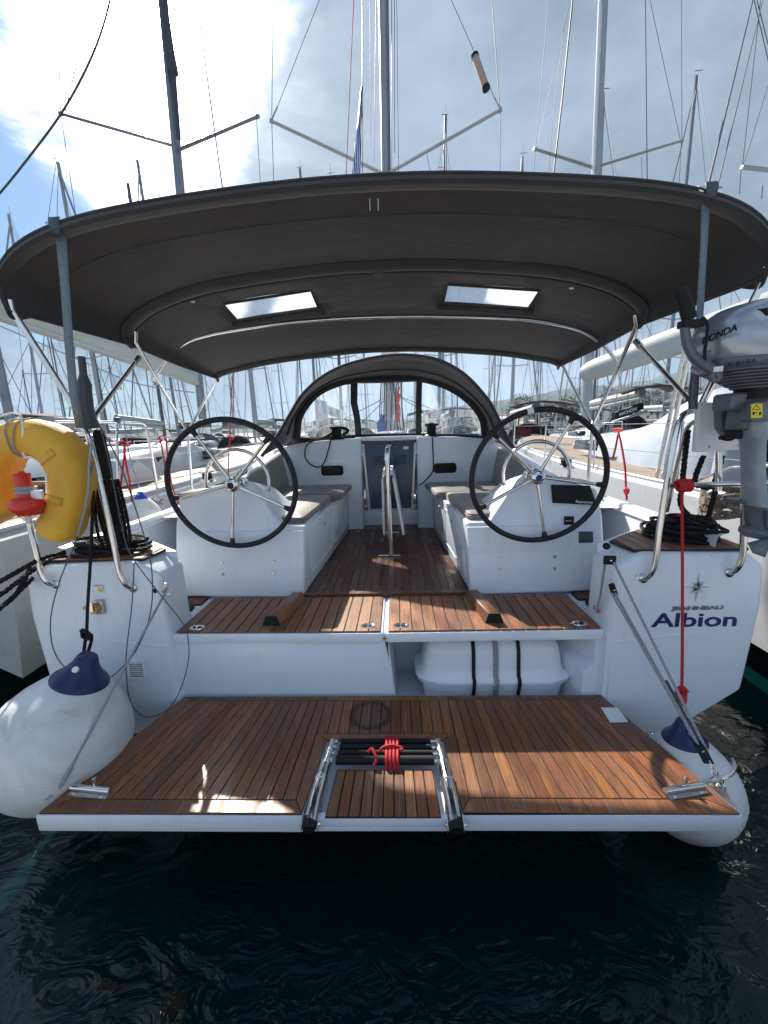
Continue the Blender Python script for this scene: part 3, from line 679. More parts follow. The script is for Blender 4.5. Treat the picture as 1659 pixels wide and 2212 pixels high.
# companionway
MB().box((0, 3.50, .50), (.70, .10, .22)).build('companionway_step', GEL, Y, bev=.01)
MB().prism([(-.40, 3.40, 1.50), (.40, 3.40, 1.50), (.40, 3.40, 1.455), (-.40, 3.40, 1.455)], (0, .5, 0)).build('hatch_lintel', GEL, Y, bev=.008)
MB().box((0, 3.43, 1.435), (.66, .05, .030)).build('hatch_edge', TEAKD, Y)
door = MB().prism([(-.250, 3.47, .62), (.250, 3.47, .62), (.300, 3.47, 1.42), (-.300, 3.47, 1.42)], (0, .02, 0)).build('companionway_door', DOORM, Y)
for s in (-1, 1):
    MB().prism([(s * .252, 3.45, .60), (s * .275, 3.45, .60), (s * .325, 3.45, 1.43), (s * .300, 3.45, 1.43)], (0, .03, 0)).build('door_frame', STEELB, door)
    for i in range(6): MB().box((s * .125, 3.464, 1.17 + i * .019), (.145, .012, .006)).build('louvre', SCREEN, door)
    for z_ in (.70, 1.31):
        MB().box((s * (.285 + .03 * (z_ > 1)), 3.24, z_), (.035, .02, .022)).build('door_clip', WHITEP, door, bev=.004)
MB().prism([(-.25, 3.45, .60), (.25, 3.45, .60), (.25, 3.45, .625), (-.25, 3.45, .625)], (0, .03, 0)).build('door_bottom_rail', STEELB, door)
MB().box((0, 3.44, 1.395), (.055, .02, .02)).build('door_catch', WHITEP, door, bev=.004)
MB().box((.20, 3.455, 1.36), (.06, .02, .03)).build('door_lock', STEELB, door)
# coachroof ahead of the sprayhood
rows = []
for y in (3.75, 4.5, 5.5, 6.5, 7.6, 8.4):
    t = (y - 3.75) / 4.65; h = 1.50 - .34 * t * t; ww = 1.36 - .7 * t * t
    rows.append([(-ww - .18, y, .95), (-ww, y, h - .08), (-ww + .1, y, h - .01), (0, y, h + .04), (ww - .1, y, h - .01), (ww, y, h - .08), (ww + .18, y, .95)])
MB().grid(rows).build('coachroof', GEL, Y, sharp=60)

# ---- cockpit table folded down
tx = Vector((.0, 0, 0))
def T(px, py, y): return at(px, py, y=y)
post = MB().tube([T(845, 1200, 2.19), T(841, 1120, 2.19), T(838, 1040, 2.19), T(836.5, 995, 2.19), T(837, 975, 2.21), T(838, 968, 2.25), T(838, 968, 2.33), T(838, 972, 2.38), Vector((-.01, 2.40, 1.30))], .0225, 14, k=4)
tp = post.build('table_post', STEEL, Y)
MB().tube([(0, 3.05, .42), (0, 3.05, 1.2)], .02, 12).build('rear_post', STEEL, tp)
MB().box((.005, 2.20, .430), (.20, .045, .010)).box((.005, 3.05, .430), (.19, .05, .010)).build('table_foot', STEEL, tp, bev=.003)
MB().prism([(-.055, 2.28, 1.13), (-.035, 2.28, 1.13), (-.035, 2.28, .60), (-.055, 2.28, .60)], (0, .85, 0)).build('table_leaf', WHITEP, tp, bev=.006)
MB().prism([(.045, 2.28, 1.14), (.066, 2.28, 1.14), (.150, 2.28, .60), (.128, 2.28, .60)], (0, .85, 0)).build('table_leaf', WHITEP, tp, bev=.006)
MB().prism([(-.05, 2.38, 1.19), (.05, 2.38, 1.19), (.05, 2.38, 1.155), (-.05, 2.38, 1.155)], (0, .72, 0)).build('table_spine', WHITEP, tp, bev=.008)

# ---- stern rails
def rail_(P, r=.0155): return MB().tube(P, r, 12, k=5).build('stern_rail', STEEL, Y)
def BY(px, py, y=.73): return at(px, py, y=y)
def base_(px, py, nm='rail_base'):
    c = at(px, py, y=.748); MB().lathe([(.001, .010), (.018, .010), (.026, .004), (.027, 0)], c, (0, -1, 0), 18).build(nm, STEEL, Y)
a = BY(120, 1262, .745); 
rail_([a, BY(104, 1258, .71), BY(90, 1238, .70), BY(78, 1190, .70), BY(64, 1130, .71), BY(44, 1030, .74), BY(36, 970, .80), BY(20, 935, .90), BY(-40, 915, 1.0)]); base_(120, 1262)
rail_([BY(287, 1270, .745), BY(272, 1263, .71), BY(258, 1235, .70), BY(247, 1180, .70), BY(225, 1080, .70), BY(203, 990, .71), BY(192, 945, .73), BY(182, 930, .76), BY(168, 926, .85)]); base_(287, 1270)
rail_([BY(230, 1090, .85), BY(214, 1000, .9), BY(203, 955, .95), BY(190, 935, 1.05), BY(172, 930, 1.2)], .0125)
rail_([BY(44, 1045, .72), BY(120, 1043, .71), BY(214, 1040, .70)], .0125)
rail_([BY(1390, 1250, .745), BY(1405, 1240, .71), BY(1416, 1210, .70), BY(1425, 1140, .70), BY(1443, 1030, .70), BY(1459, 940, .71), BY(1470, 905, .72), BY(1487, 890, .74), BY(1520, 887, .80), BY(1640, 884, 1.0)]); base_(1390, 1250)
rail_([BY(1577, 1237, .745), BY(1592, 1228, .71), BY(1603, 1200, .70), BY(1607, 1140, .70), BY(1608, 1050, .70), BY(1612, 960, .74), BY(1625, 900, .8), BY(1660, 885, .9)]); base_(1577, 1237)
rail_([BY(1442, 1048, .70), BY(1480, 1048, .69), BY(1560, 1046, .68), BY(1680, 1042, .68)], .0135)
rail_([at(1440, 1105, y=1.2), at(1462, 1010, y=1.15), at(1478, 945, y=1.1), at(1488, 920, y=1.05), at(1505, 908, y=1.0)], .0125)
rail_([at(1552, 1060, y=.78), at(1553, 1000, y=.78), at(1553, 975, y=.78)], .0155)
# wire rings at the rail feet
for px, py in ((270, 1258), (1370, 1243)):
    c = at(px + 10, py, y=.715); MB().tube([c + Vector((.022 * math.cos(t * .7), -.006, .013 * math.sin(t * .7))) for t in range(9)], .002, 5, True).build('ring', STEEL, Y)
# ensign socket, cleats and small fittings on the stern
for px in (1350, ): pass
MB().lathe([(.001, .012), (.012, .012), (.018, .006), (.02, 0)], at(338, 1275, y=.76), (.6, -1, 0), 16).build('cap', BLACK, Y)
MB().lathe([(.001, .012), (.012, .012), (.018, .006), (.02, 0)], at(1310, 1180, y=.76), (-.6, -1, 0), 16).build('cap', BLACK, Y)
# engine/fuel fitting and sticker on the left quarter
c = at(213, 1310, y=.745)
sk = MB().box(c + Vector((.012, -.008, 0)), (.055, .020, .085)).build('socket_housing', STEELB, Y, bev=.004)
MB().lathe([(.001, .035), (.026, .035), (.030, .028), (.032, 0)], c + Vector((.0, -.012, 0)), (0, -1, 0), 18).build('socket_cap', BRASS, sk)
MB().box(c + Vector((-.002, -.05, .02)), (.022, .012, .06)).build('socket_lever', STEEL, sk)
MB().box(c + Vector((-.062, -.012, -.002)), (.034, .020, .018)).build('hose_tail', BRASS, sk)
c = at(212, 1272, y=.7435)
stk = MB().box(c, (.058, .0015, .046)).build('instruction_sticker', WHITEP, Y)
MB().lathe([(.001, .001), (.012, .001), (.0125, 0)], c + Vector((.010, -.0012, -.006)), (0, -1, 0), 16).build('yellow_print', YEL, stk)
MB().box(c + Vector((.016, -.0016, -.012)), (.014, .001, .010)).build('black_print', BLACK, stk)
MB().box(c + Vector((0, -.0016, .019)), (.05, .001, .003)).build('text_print', BLACK, stk)
MB().box(at(262, 1218, y=.744), (.028, .002, .020)).build('white_patch', WHITEP, Y)

# ---- name, star and maker's letters
o = at(1408, 1354, y=.7475); e_ = at(1590, 1352, y=.7475)
nm = text('Albion', 'name_lettering', NAVYP, Y, o, e_ - o, (0, 0, 1), .118, .0006, .0022, 1.50)
xs = [(v.co - o).dot((e_ - o).normalized()) for v in nm.data.vertices]; k_ = (e_ - o).length / max(xs); dx = (e_ - o).normalized()
for v in nm.data.vertices: v.co = v.co + dx * ((v.co - o).dot(dx) * (k_ - 1))
o = at(1452, 1318, y=.7475); e_ = at(1562, 1316, y=.7475)
nm = text('JEANNEAU', 'maker_lettering', simple('satin_letters', (.22, .23, .25), .3, .5), Y, o, e_ - o, (0, 0, 1), .030, .0025, .0012, 1.6)
xs = [(v.co - o).dot((e_ - o).normalized()) for v in nm.data.vertices]; k_ = (e_ - o).length / max(xs); dx = (e_ - o).normalized()
for v in nm.data.vertices: v.co = v.co + dx * ((v.co - o).dot(dx) * (k_ - 1))
c = at(1506, 1268, y=.7485); vs = [c + Vector((0, -.022, 0))]; fs = []
for i in range(16):
    a = math.pi / 8 * i; r = .015 if i % 2 else (.080 if i % 4 == 0 else .052)
    if i in (0, 8): r = .088
    vs.append(c + Vector((r * math.sin(a), 0, r * math.cos(a))))
for i in range(16): fs.append((0, i + 1, (i + 1) % 16 + 1))
MB().add(vs, fs).build('star_emblem', STEEL, Y, sharp=5)
o = at(1297, 1333, x=1.2685)
text('B I B', 'raft_mark', REDP, Y, Vector((1.2655, .905, .485)), (0, -1, 0), (0, 0, 1), .040, .0005, .0008, 1.0)

# ---- pivots, stanchions and canopy frame
bim = None
# ================================================================ CANOPY OVER THE COCKPIT
SEC = {.685: [(0, 2.710), (.46, 2.698), (1.06, 2.650), (1.45, 2.590), (1.70, 2.50), (1.825, 2.37), (1.805, 2.215)],
       1.35: [(0, 2.585), (.46, 2.572), (1.06, 2.510), (1.40, 2.425), (1.57, 2.34), (1.645, 2.26), (1.630, 2.175)],
       1.90: [(0, 2.475), (.46, 2.460), (1.06, 2.400), (1.40, 2.340), (1.56, 2.28), (1.635, 2.21), (1.630, 2.135)],
       2.58: [(0, 2.315), (.46, 2.300), (1.06, 2.245), (1.36, 2.195), (1.52, 2.165), (1.595, 2.13), (1.600, 2.10)]}
KY = sorted(SEC)
def section(y):
    for a, b in zip(KY, KY[1:]):
        if y <= b + 1e-6:
            t = max(0, (y - a) / (b - a)); sag = .014 * math.sin(math.pi * t) if 0 < t < 1 else 0
            pts = [(lerp(p[0], q[0], t), lerp(p[1], q[1], t) - sag * (i < 5)) for i, (p, q) in enumerate(zip(SEC[a], SEC[b]))]; break
    h = [Vector((p[0], y, p[1])) for p in pts]
    full = [Vector((-p.x, p.y, p.z)) for p in h[::-1]] + h[1:]
    return spl(full, 4)
ys = [.685, .75, .85, 1.0, 1.15, 1.27, 1.35, 1.42, 1.53, 1.64, 1.76, 1.83, 1.90, 2.05, 2.22, 2.40, 2.52, 2.58]
rows = [section(y) for y in ys]; nc = len(rows[0])
cm = MB(); cm.v = [tuple(p + Vector((0, 0, .006 * noise.noise(p * 2.3)))) for r in rows for p in r]
mid = 24
hole = set()
for i in range(len(ys) - 1):
    for j in range(nc - 1):
        k = j - mid if j >= mid else mid - 1 - j
        if 4 <= k < 8 and 1.53 - 1e-6 <= ys[i] < 1.75: hole.add((i, j)); continue
        cm.f.append((i * nc + j, i * nc + j + 1, (i + 1) * nc + j + 1, (i + 1) * nc + j))
BIM = cm.build('bimini_canopy', CANVAS, Y, 'dark taupe cockpit canopy with two milky windows', sol=.004, sharp=70)
for sg in (-1, 1):
    cols = range(mid + 4, mid + 9) if sg > 0 else range(mid - 8, mid - 3)
    ri = [i for i, y in enumerate(ys) if 1.53 - 1e-6 <= y <= 1.76 + 1e-6]
    rws = [[rows[i][j] + Vector((0, 0, -.004)) for j in cols] for i in ri]
    MB().grid(rws).build('canopy_window', MILKY, BIM)
    # zip binding round the window and the rolled blind under it
    c4 = [rws[0][0], rws[0][-1], rws[-1][-1], rws[-1][0]]
    MB().tube([p + Vector((0, 0, -.004)) for p in c4], .009, 6, True).build('window_binding', CANVASD, BIM)
    xs_ = [p + Vector((0, .03, -.030)) for p in rws[-1]]
    MB().tube([xs_[0] + Vector((-.05, -.0, .0)), *xs_, xs_[-1] + Vector((.05, 0, 0))], [.019, .022, .020, .023, .020, .022, .018], 10).build('rolled_blind', CANVASD, BIM)
    for q in (.25, .8):
        c = lerp(xs_[0], xs_[-1], q); MB().tube([c + Vector((0, .025 * math.cos(t * .8), .027 * math.sin(t * .8))) for t in range(8)], .004, 5, True).build('tie', CANVAS, BIM)
# sleeves over the hoops, hems and piping
def along(y, a=0, b=None, dz=0): return [p + Vector((0, 0, dz)) for p in section(y)[a:b]]
MB().grid([[p + Vector((0, dy, dz)) for p in along(1.35, 1, -1)] for dy, dz in ((-.060, -.004), (-.035, -.026), (-.010, -.036), (.015, -.034), (.042, -.022), (.065, -.004))]).build('hoop_sleeve', CANVASD, BIM)
MB().tube(along(1.29, 1, -1, -.006), .005, 6).tube(along(1.415, 1, -1, -.004), .0045, 6).build('sleeve_seam', CANVASD, BIM)
MB().grid([[p + Vector((0, dy, dz)) for p in along(.70, 0, None)] for dy, dz in ((-.022, -.002), (-.030, -.022), (-.018, -.036), (.012, -.038), (.05, -.026), (.10, -.006))]).build('aft_sleeve', CANVASD, BIM)
MB().tube(along(.685, 0, None, .004) , .008, 8).build('aft_piping', CANVASD, BIM)
MB().tube(along(.90, 2, -2, -.008), .003, 5).build('seam', CANVASD, BIM)
MB().grid([[p + Vector((0, dy, dz)) for p in along(2.56, 0, None)] for dy, dz in ((-.05, -.004), (-.03, -.026), (0, -.032), (.025, -.018), (.03, .0))]).build('front_sleeve', CANVASD, BIM)
for sg in (-1, 1):
    e = 0 if sg < 0 else -1
    MB().tube([section(y)[e] for y in (.685, .8, 1.0, 1.2, 1.35, 1.6, 1.9, 2.2, 2.58)], .007, 6).build('side_hem', CANVASD, BIM)
    # small bright clips on the sleeve, small pull at the middle
    p = at(421 if sg < 0 else 1231, 650 if sg < 0 else 621, y=1.33); MB().box(p + Vector((0, -.03, -.012)), (.030, .01, .014)).build('clip', STEELB, BIM, bev=.004)
MB().box(at(817, 592, y=1.30), (.055, .012, .03)).build('buckle', GREYP, BIM, bev=.004)
for px in (799, 817): MB().box(at(px, 442, y=.76), (.003, .003, .05)).build('thread_tail', WHITEP, BIM)

# frame
HP = [(333, 812), (350, 790), (372, 762), (405, 738), (450, 724), (500, 714), (640, 695), (820, 685), (1000, 685), (1130, 690), (1200, 700), (1255, 714), (1293, 737), (1318, 762), (1338, 790)]
MB().tube([at(a, b, y=1.90) for a, b in HP], .0135, 12, k=3).build('canopy_hoop', STEEL, BIM)
BL = at(415, 1058, z=.955); BR = at(1266, 1080, z=.94)
def frame(sg, foot, pv, top, hp, fr, joint):
    pv = at(*pv, y=foot.y); P = []
    MB().tube([foot, lerp(foot, pv, .5), pv], .0145, 12).lathe([(.03, 0), (.03, .01), (.016, .014)], foot).build('frame_foot', STEEL, BIM)
    t = at(*top, y=1.35)
    MB().tube([pv, t, t + Vector((-sg * .02, -.01, .06))], .0135, 12).build('frame_tube', STEEL, BIM)
    j = at(*joint, y=lerp(pv.y, t.y, .5))
    MB().tube([at(*hp, y=1.90), j], .0125, 10).build('frame_tube', STEEL, BIM)
    f = at(*fr, y=2.56); k_ = lerp(pv, f, .08)
    MB().tube([pv, lerp(pv, f, .12), f, f + Vector((-sg * .03, 0, .05))], .0125, 10).build('frame_tube', STEEL, BIM)
    for q in (pv, j): MB().tube([q + Vector((-.012, -.02, -.02)), q + Vector((.012, .01, .03))], .020, 10).build('joint', STEELB, BIM)
    return pv
PL = frame(-1, BL, (405, 932), (292, 738), (333, 812), (475, 808), (338, 826))
PR = frame(1, BR, (1280, 920), (1375, 703), (1338, 790), (1212, 782), (1338, 798))
for sg, c, k_, br in ((-1, (27, 672), (186, 918), ((200, 905), (300, 772))), (1, (1650, 603), (1512, 880), ((1487, 862), (1373, 737)))):
    a = at(*c, y=.71); b = at(*k_, y=.80)
    MB().tube([a + Vector((-sg * .0, 0, .05)), a, lerp(a, b, .5), b], .0165, 12).build('frame_tube', STEEL, BIM)
    p, q = at(*br[0], y=.86), at(*br[1], y=1.33)
    MB().tube([p, q], .0135, 12).build('frame_brace', STEEL, BIM)
    MB().tube([lerp(p, q, .90), q], .018, 10).build('joint', STEELB, BIM)
# webbing straps from the aft hoop to the rail
for sg, P, wd_ in ((-1, [(130, 503), (138, 600), (148, 742), (158, 850), (172, 925)], .040), (1, [(1526, 430), (1522, 520), (1515, 640), (1508, 760), (1500, 884)], .034)):
    Q = [at(a, b, y=.70 - .035 * math.sin(math.pi * i / 4)) for i, (a, b) in enumerate(P)]
    MB().grid([[p + Vector((-wd_ / 2 * (1 if i else 1.2), 0, 0)), p + Vector((wd_ / 2 * (1 if i else 1.2), .006, 0))] for i, p in enumerate(Q)]).build('strap', GREYC if 0 else simple('grey_webbing_%d' % sg, (.16, .20, .23), .8, nscale=60, var=.2), BIM, sol=.004)
    c = Q[0] + Vector((0, .0, .03)); MB().tube([c + Vector((-.05, 0, .0)), c + Vector((.05, .0, -.004))], .022, 12).build('bare_hoop', STEEL, BIM)
    MB().grid([[c + Vector((x, -.02, .028)), c + Vector((x, -.03, 0)), c + Vector((x * .8, -.024, -.045))] for x in (-.026, 0, .026)]).build('strap_loop', GREYP, BIM, sol=.004)
# dark gear furled against the left strap
MB().tube([at(176, 770, y=.80), at(182, 830, y=.8), at(184, 880, y=.8), at(196, 925, y=.8)], [.018, .035, .04, .045], 8, k=3).build('furled_side_cloth', GREYC, BIM)
MB().tube([at(1508, 700, y=.80), at(1504, 780, y=.8), at(1498, 850, y=.8), at(1494, 885, y=.8)], [.012, .016, .02, .016], 8, k=3).build('furled_side_cloth', GREYC, BIM)

# ================================================================ SPRAYHOOD
AH = [(566, 985), (600, 940), (628, 892), (655, 850), (700, 811), (760, 784), (850, 767), (935, 774), (1000, 806), (1050, 858), (1072, 895), (1090, 935), (1112, 972)]
BH = [(632, 950), (634, 930), (640, 895), (672, 852), (716, 828), (762, 818), (843, 812), (912, 815), (975, 834), (1022, 866), (1048, 900), (1054, 925), (1056, 948)]
ya = [2.55, 2.75, 2.9, 3.0, 3.05, 3.08, 3.1, 3.08, 3.05, 3.0, 2.9, 2.75, 2.55]
A = [at(a, b, y=ya[i]) for i, (a, b) in enumerate(AH)]; B = [at(a, b, y=3.62) for a, b in BH]
A2 = spl(A, 4); B2 = spl(B, 4); M2 = [lerp(a, b, .5) + Vector((0, 0, .055 * math.sin(math.pi * i / (len(A2) - 1)))) for i, (a, b) in enumerate(zip(A2, B2))]
SP = MB().grid([A2, [lerp(a, b, .5) for a, b in zip(A2, M2)], M2, [lerp(a, b, .5) for a, b in zip(M2, B2)], B2]).build('sprayhood', CANVAS, Y, 'dark taupe sprayhood with clear windows over the companionway', sol=.004, sharp=70)
MB().tube([p + Vector((0, -.005, 0)) for p in A2], .017, 8).build('sprayhood_sleeve', CANVASD, SP)
MB().tube([p for p in B2], .014, 8).build('sprayhood_seam', CANVASD, SP)
MB().tube([lerp(a, b, .55) + Vector((0, 0, -.03)) for a, b in zip(A2, B2)][4:-4], .012, 8).build('sprayhood_hoop', CANVASD, SP)
# front: canvas pillars and window sheets
def PB(px, py, y=3.62): return at(px, py, y=y)
def strip(P, Q, nm='sprayhood_pillar', mat=CANVASD): return MB().grid([P, Q]).build(nm, mat, SP, sol=.006)
strip([PB(757, 822), PB(757, 870), PB(764, 900), PB(768, 945)], [PB(773, 822), PB(772, 870), PB(778, 900), PB(782, 945)])
strip([PB(899, 816), PB(898, 870), PB(898, 940)], [PB(912, 816), PB(911, 870), PB(910, 940)])
strip([PB(630, 946), PB(700, 943), PB(780, 938), PB(900, 936), PB(980, 938), PB(1058, 943)], [PB(630, 958), PB(700, 954), PB(780, 948), PB(900, 946), PB(980, 948), PB(1058, 955)], 'sprayhood_skirt')
MB().tube([PB(776, 824, 3.60), PB(840, 823, 3.60), PB(898, 820, 3.60)], .024, 10).build('rolled_window', CANVASD, SP)
MB().grid([B2, [at(850, 950, y=3.62) + (p - at(850, 950, y=3.62)) * .925 for p in B2]]).build('window_border', CANVASD, SP, sol=.008)
WL = [(634, 946), (638, 900), (646, 886), (676, 854), (716, 836), (757, 827), (757, 870), (764, 900), (768, 940)]
WR = [(911, 938), (912, 870), (912, 823), (972, 838), (1018, 868), (1042, 898), (1051, 920), (1053, 944)]
WM = [(782, 940), (778, 900), (772, 870), (773, 832), (899, 830), (898, 870), (898, 936)]
for k_, P in enumerate((WL, WM, WR)):
    o = MB().add([PB(a, b, 3.625) for a, b in P], [tuple(range(len(P)))]).build('sprayhood_window', VINYL if k_ != 1 else clear('clearer_vinyl', (.97, .98, .98), .03), SP)

# ================================================================ WINCHES, LINES, ORGANISERS ON THE COAMINGS
def winch(c, r=.055, h=.11, mat=STEEL):
    c = Vector(c)
    o = MB().lathe([(.001, 0), (r * 1.25, 0), (r * 1.25, h * .15), (r * .82, h * .30), (r * .72, h * .55), (r * .80, h * .75), (r * 1.15, h * .86), (r * 1.15, h * .96), (r * .6, h), (.001, h)], c, n=24).build('winch', BLACK if mat is BLACK else STEEL, Y)
    MB().lathe([(r * .86, h * .30), (r * .75, h * .5), (r * .84, h * .72)], c + Vector((0, 0, .0005)), n=24).build('winch_drum', BLACK, o)
    MB().lathe([(.001, h * 1.04), (r * .35, h * 1.03), (r * .36, h * .98)], c, n=12).build('winch_socket', BLACK, o)
winch(at(449, 1040, z=1.165), .055, .10); winch(at(1222, 1012, z=1.17), .06, .11)
winch(at(728, 950, y=3.42), .072, .16, BLACK); winch(at(932, 946, y=3.42), .068, .17, BLACK)
for px, py, dx in ((455, 1062, 1), (1215, 1052, -1)):
    c = at(px, py, y=2.0); 
    cl = MB()
    for i in range(4): cl.tube([c + Vector((dx * .03 * i, 0, .03)), c + Vector((dx * .03 * i + dx * .08, .3, .08)), c + Vector((dx * .02 * i + dx * .02, .7, .12))], .010, 8, k=4)
    cl.build('sheet_line', BROPE, Y)

# ================================================================ OUR RIG
def seg(P0, P1, k): return P0 + (P1 - P0) * k
M0, M1 = at(842, 932, y=6.5), at(828, 0, y=6.5)
top = seg(M0, M1, 2.05)
ms = MB().grid([[p + Vector((.078 * math.cos(t * math.pi / 8), .11 * math.sin(t * math.pi / 8), 0)) for t in range(16)] for p in (M0, top)], cv=True).build('mast', ALU, Y)
MB().tube([M0 + Vector((.075, -.09, .3)), top + Vector((.075, -.09, 0))], .012, 6).build('mast_track', ALUD, ms)
ST = {}
for s, px, py, mx_, my in ((-1, 587, 262, 826, 374), (1, 1080, 238, 842, 372)):
    a = at(mx_, my, y=6.42); b = at(px, py, y=5.95); ST[s] = b
    d = (b - a).normalized(); n_ = Vector((0, 1, 0))
    MB().grid([[p + Vector((0, w_ * math.cos(t * math.pi / 4), .018 * math.sin(t * math.pi / 4))) for t in range(8)] for p, w_ in ((a, .055), (b, .038))], cv=True).tube([b - d * .02, b + d * .03], .032, 8).build('spreader', ALU, ms)
def stay(P, r=.0055, mat=WIRE, nm='shroud'): return MB().tube(P, r, 6).build(nm, mat, ms)
for s in (-1, 1):
    b = ST[s]; stay([b, at(590 if s < 0 else 1063, 0, y=6.1)]); stay([b, at(592 if s < 0 else 1080, 420, y=5.9)]); 
    stay([b, at(690 if s < 0 else 975, 0, y=6.4)], .0045)
    stay([b + Vector((0, 0, .02)), lerp(b, at(690 if s < 0 else 975, 0, y=6.4), .12)], .012, STEELB, 'turnbuckle')
a_, b_ = at(1026, 122, y=6.15), at(1050, 190, y=6.05)
rf = MB().tube([a_, b_], .055, 14).build('radar_reflector', simple('tan_plastic', (.42, .33, .25), .5), ms)
for p in (a_, b_): MB().tube([p - (b_ - a_) * .04, p + (b_ - a_) * .04], .062, 14).build('reflector_cap', BLACK, rf)
for P, r, m_ in (([(764, 0), (747, 392)], .007, RED), ([(783, 0), (783, 392)], .008, DWIRE), ([(799, 0), (801, 320)], .004, WIRE), ([(846, 0), (846, 376)], .006, DWIRE), ([(852, 0), (852, 330)], .005, WIRE), ([(857, 0), (861, 378)], .004, WIRE), ([(922, 335), (931, 380)], .004, WIRE), ([(812, 0), (808, 350)], .004, DWIRE)):
    stay([at(*P[0], y=6.1), at(*P[1], y=6.1)], r, m_, 'halyard')
# lower shrouds seen through the sprayhood, rope bundles at the mast foot
for P in ([(845, 850), (770, 925)], [(840, 855), (700, 928)], [(850, 850), (985, 928)], [(852, 852), (1040, 925)]):
    stay([at(*P[0], y=6.3), at(*P[1], y=5.6)], .007, WIRE, 'vang_line')
hal = MB(); hal2 = MB()
for i in range(15):
    x = 824 + i * 3.2 + random.uniform(-1.5, 1.5); (hal if i % 2 else hal2).tube([at(x, 826, y=6.2), at(x + random.uniform(-4, 4), 880, y=6.15), at(840 + (x - 840) * 1.2, 930, y=6.1)], .011, 6, k=3)
hal.build('white_halyard_bundle', GROPE, ms); hal2.build('dark_halyard_bundle', BROPE, ms)
MB().tube([at(828, 896, y=6.05), at(824, 912, y=6.05), at(826, 932, y=6.05)], [.05, .09, .09], 10, k=3).build('blue_rope_bag', BLUEC, ms)
MB().tube([at(862, 835, y=6.1), at(858, 860, y=6.1), at(863, 885, y=6.1), at(861, 912, y=6.1), at(857, 890, y=6.1), at(864, 850, y=6.1)], .022, 8, k=4).build('red_halyard_coil', RED, ms)
bo = MB().tube([at(842, 775, y=6.3), Vector((.05, 4.2, 3.10)), Vector((.08, 2.4, 3.28))], .075, 12).build('boom', ALU, Y)
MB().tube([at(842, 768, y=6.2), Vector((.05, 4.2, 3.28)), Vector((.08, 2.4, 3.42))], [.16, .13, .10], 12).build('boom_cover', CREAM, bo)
# backstays down to the quarters, and two lines from the canopy corner up
for P, r in (([(1528, 408), (1626, 0)], .007), ([(1548, 412), (1648, 0)], .004)):
    stay([at(*P[0], y=1.6), at(*P[1], y=3.2)], r, WIRE, 'backstay')

# ================================================================ THINGS ABOARD
def cushion(poly, z0, z1, label, name='seat_cushion', par=None):
    n = len(poly); P = [Vector(p) for p in rounded(poly, .045, 3)]; c = sum(P, Vector((0, 0))) / len(P)
    rows = []
    for k_, h in ((.94, z0), (.985, z0 + .008), (1.0, z0 + .025), (1.0, z1 - .022), (.985, z1 - .006), (.955, z1), (.6, z1 + .007), (.25, z1 + .010), (.01, z1 + .010)):
        rows.append([(c.x + (p.x - c.x) * k_, c.y + (p.y - c.y) * k_, h) for p in P])
    m = MB().grid(rows, cv=True); m.f.append(tuple(range(len(P) - 1, -1, -1)))
    o = m.build(name, CUSH); tag(o, label, 'cushion', 'taupe cushions on the cockpit seats')
    k_ = 1.003; MB().tube([(c.x + (p.x - c.x) * k_, c.y + (p.y - c.y) * k_, z1 - .020) for p in P], .0035, 5, True).build('piping', CUSH, o)
    return o
cushion([(-.60, 1.44), (-.555, 2.46), (-1.20, 2.46), (-1.16, 1.50)], .902, .975, 'taupe seat cushion lying nearest the left wheel')
cushion([(-.47, 2.49), (-.44, 3.24), (-1.20, 3.24), (-1.20, 2.49)], .902, .970, 'taupe seat cushion against the bulkhead on the left bench')
cushion([(.60, 1.44), (.555, 2.46), (1.20, 2.46), (1.16, 1.50)], .902, .975, 'taupe seat cushion lying nearest the right wheel')
cushion([(.47, 2.49), (.40, 3.24), (1.20, 3.24), (1.20, 2.49)], .902, .970, 'taupe seat cushion against the bulkhead on the right bench')
for s in (-1, 1):
    m = MB(); 
    m.add([(s * 1.13, 1.62, .965), (s * 1.16, 3.20, .965), (s * 1.22, 3.20, 1.36), (s * 1.20, 1.62, 1.16), (s * 1.21, 1.62, .965), (s * 1.23, 3.20, .965), (s * 1.275, 3.20, 1.37), (s * 1.265, 1.62, 1.17)],
          [(0, 1, 2, 3), (4, 7, 6, 5), (0, 4, 5, 1), (3, 2, 6, 7), (0, 3, 7, 4), (1, 5, 6, 2)])
    o = m.build('backrest_cushion', CUSH, bev=.022, seg=3); tag(o, 'long taupe backrest cushion leaning on the %s coaming' % ('left' if s < 0 else 'right'), 'cushion', 'taupe cushions on the cockpit seats')

# life raft canister
raft = thing('life_raft_canister', 'white moulded life raft canister strapped under the right locker lid', 'life raft', (.67, 1.03, -.18))
def rrect(cx, cy, hx, hy, z, e=5, n=40):
    o = []
    for i in range(n):
        t = 2 * math.pi * i / n; c_, s_ = math.cos(t), math.sin(t)
        o.append((cx + hx * math.copysign(abs(c_) ** (2 / e), c_), cy + hy * math.copysign(abs(s_) ** (2 / e), s_), z))
    return o
UPP = [(.475, .188, .005), (.482, .194, .010), (.490, .198, .040), (.476, .186, .052), (.452, .168, .062), (.440, .160, .10), (.432, .154, .17), (.420, .146, .22), (.395, .125, .258), (.34, .09, .278), (.2, .05, .288), (.01, .01, .290)]
m = MB().grid([rrect(.675, 1.03, a, b, z) for a, b, z in UPP], cv=True).build('canister_lid', PVC, raft, sharp=55)
MB().grid([rrect(.675, 1.03, a, b, z) for a, b, z in [(.01, .01, -.18), (.40, .14, -.18), (.425, .158, -.165), (.445, .170, -.06), (.455, .178, .003)]], cv=True).build('canister_base', PVC, raft)
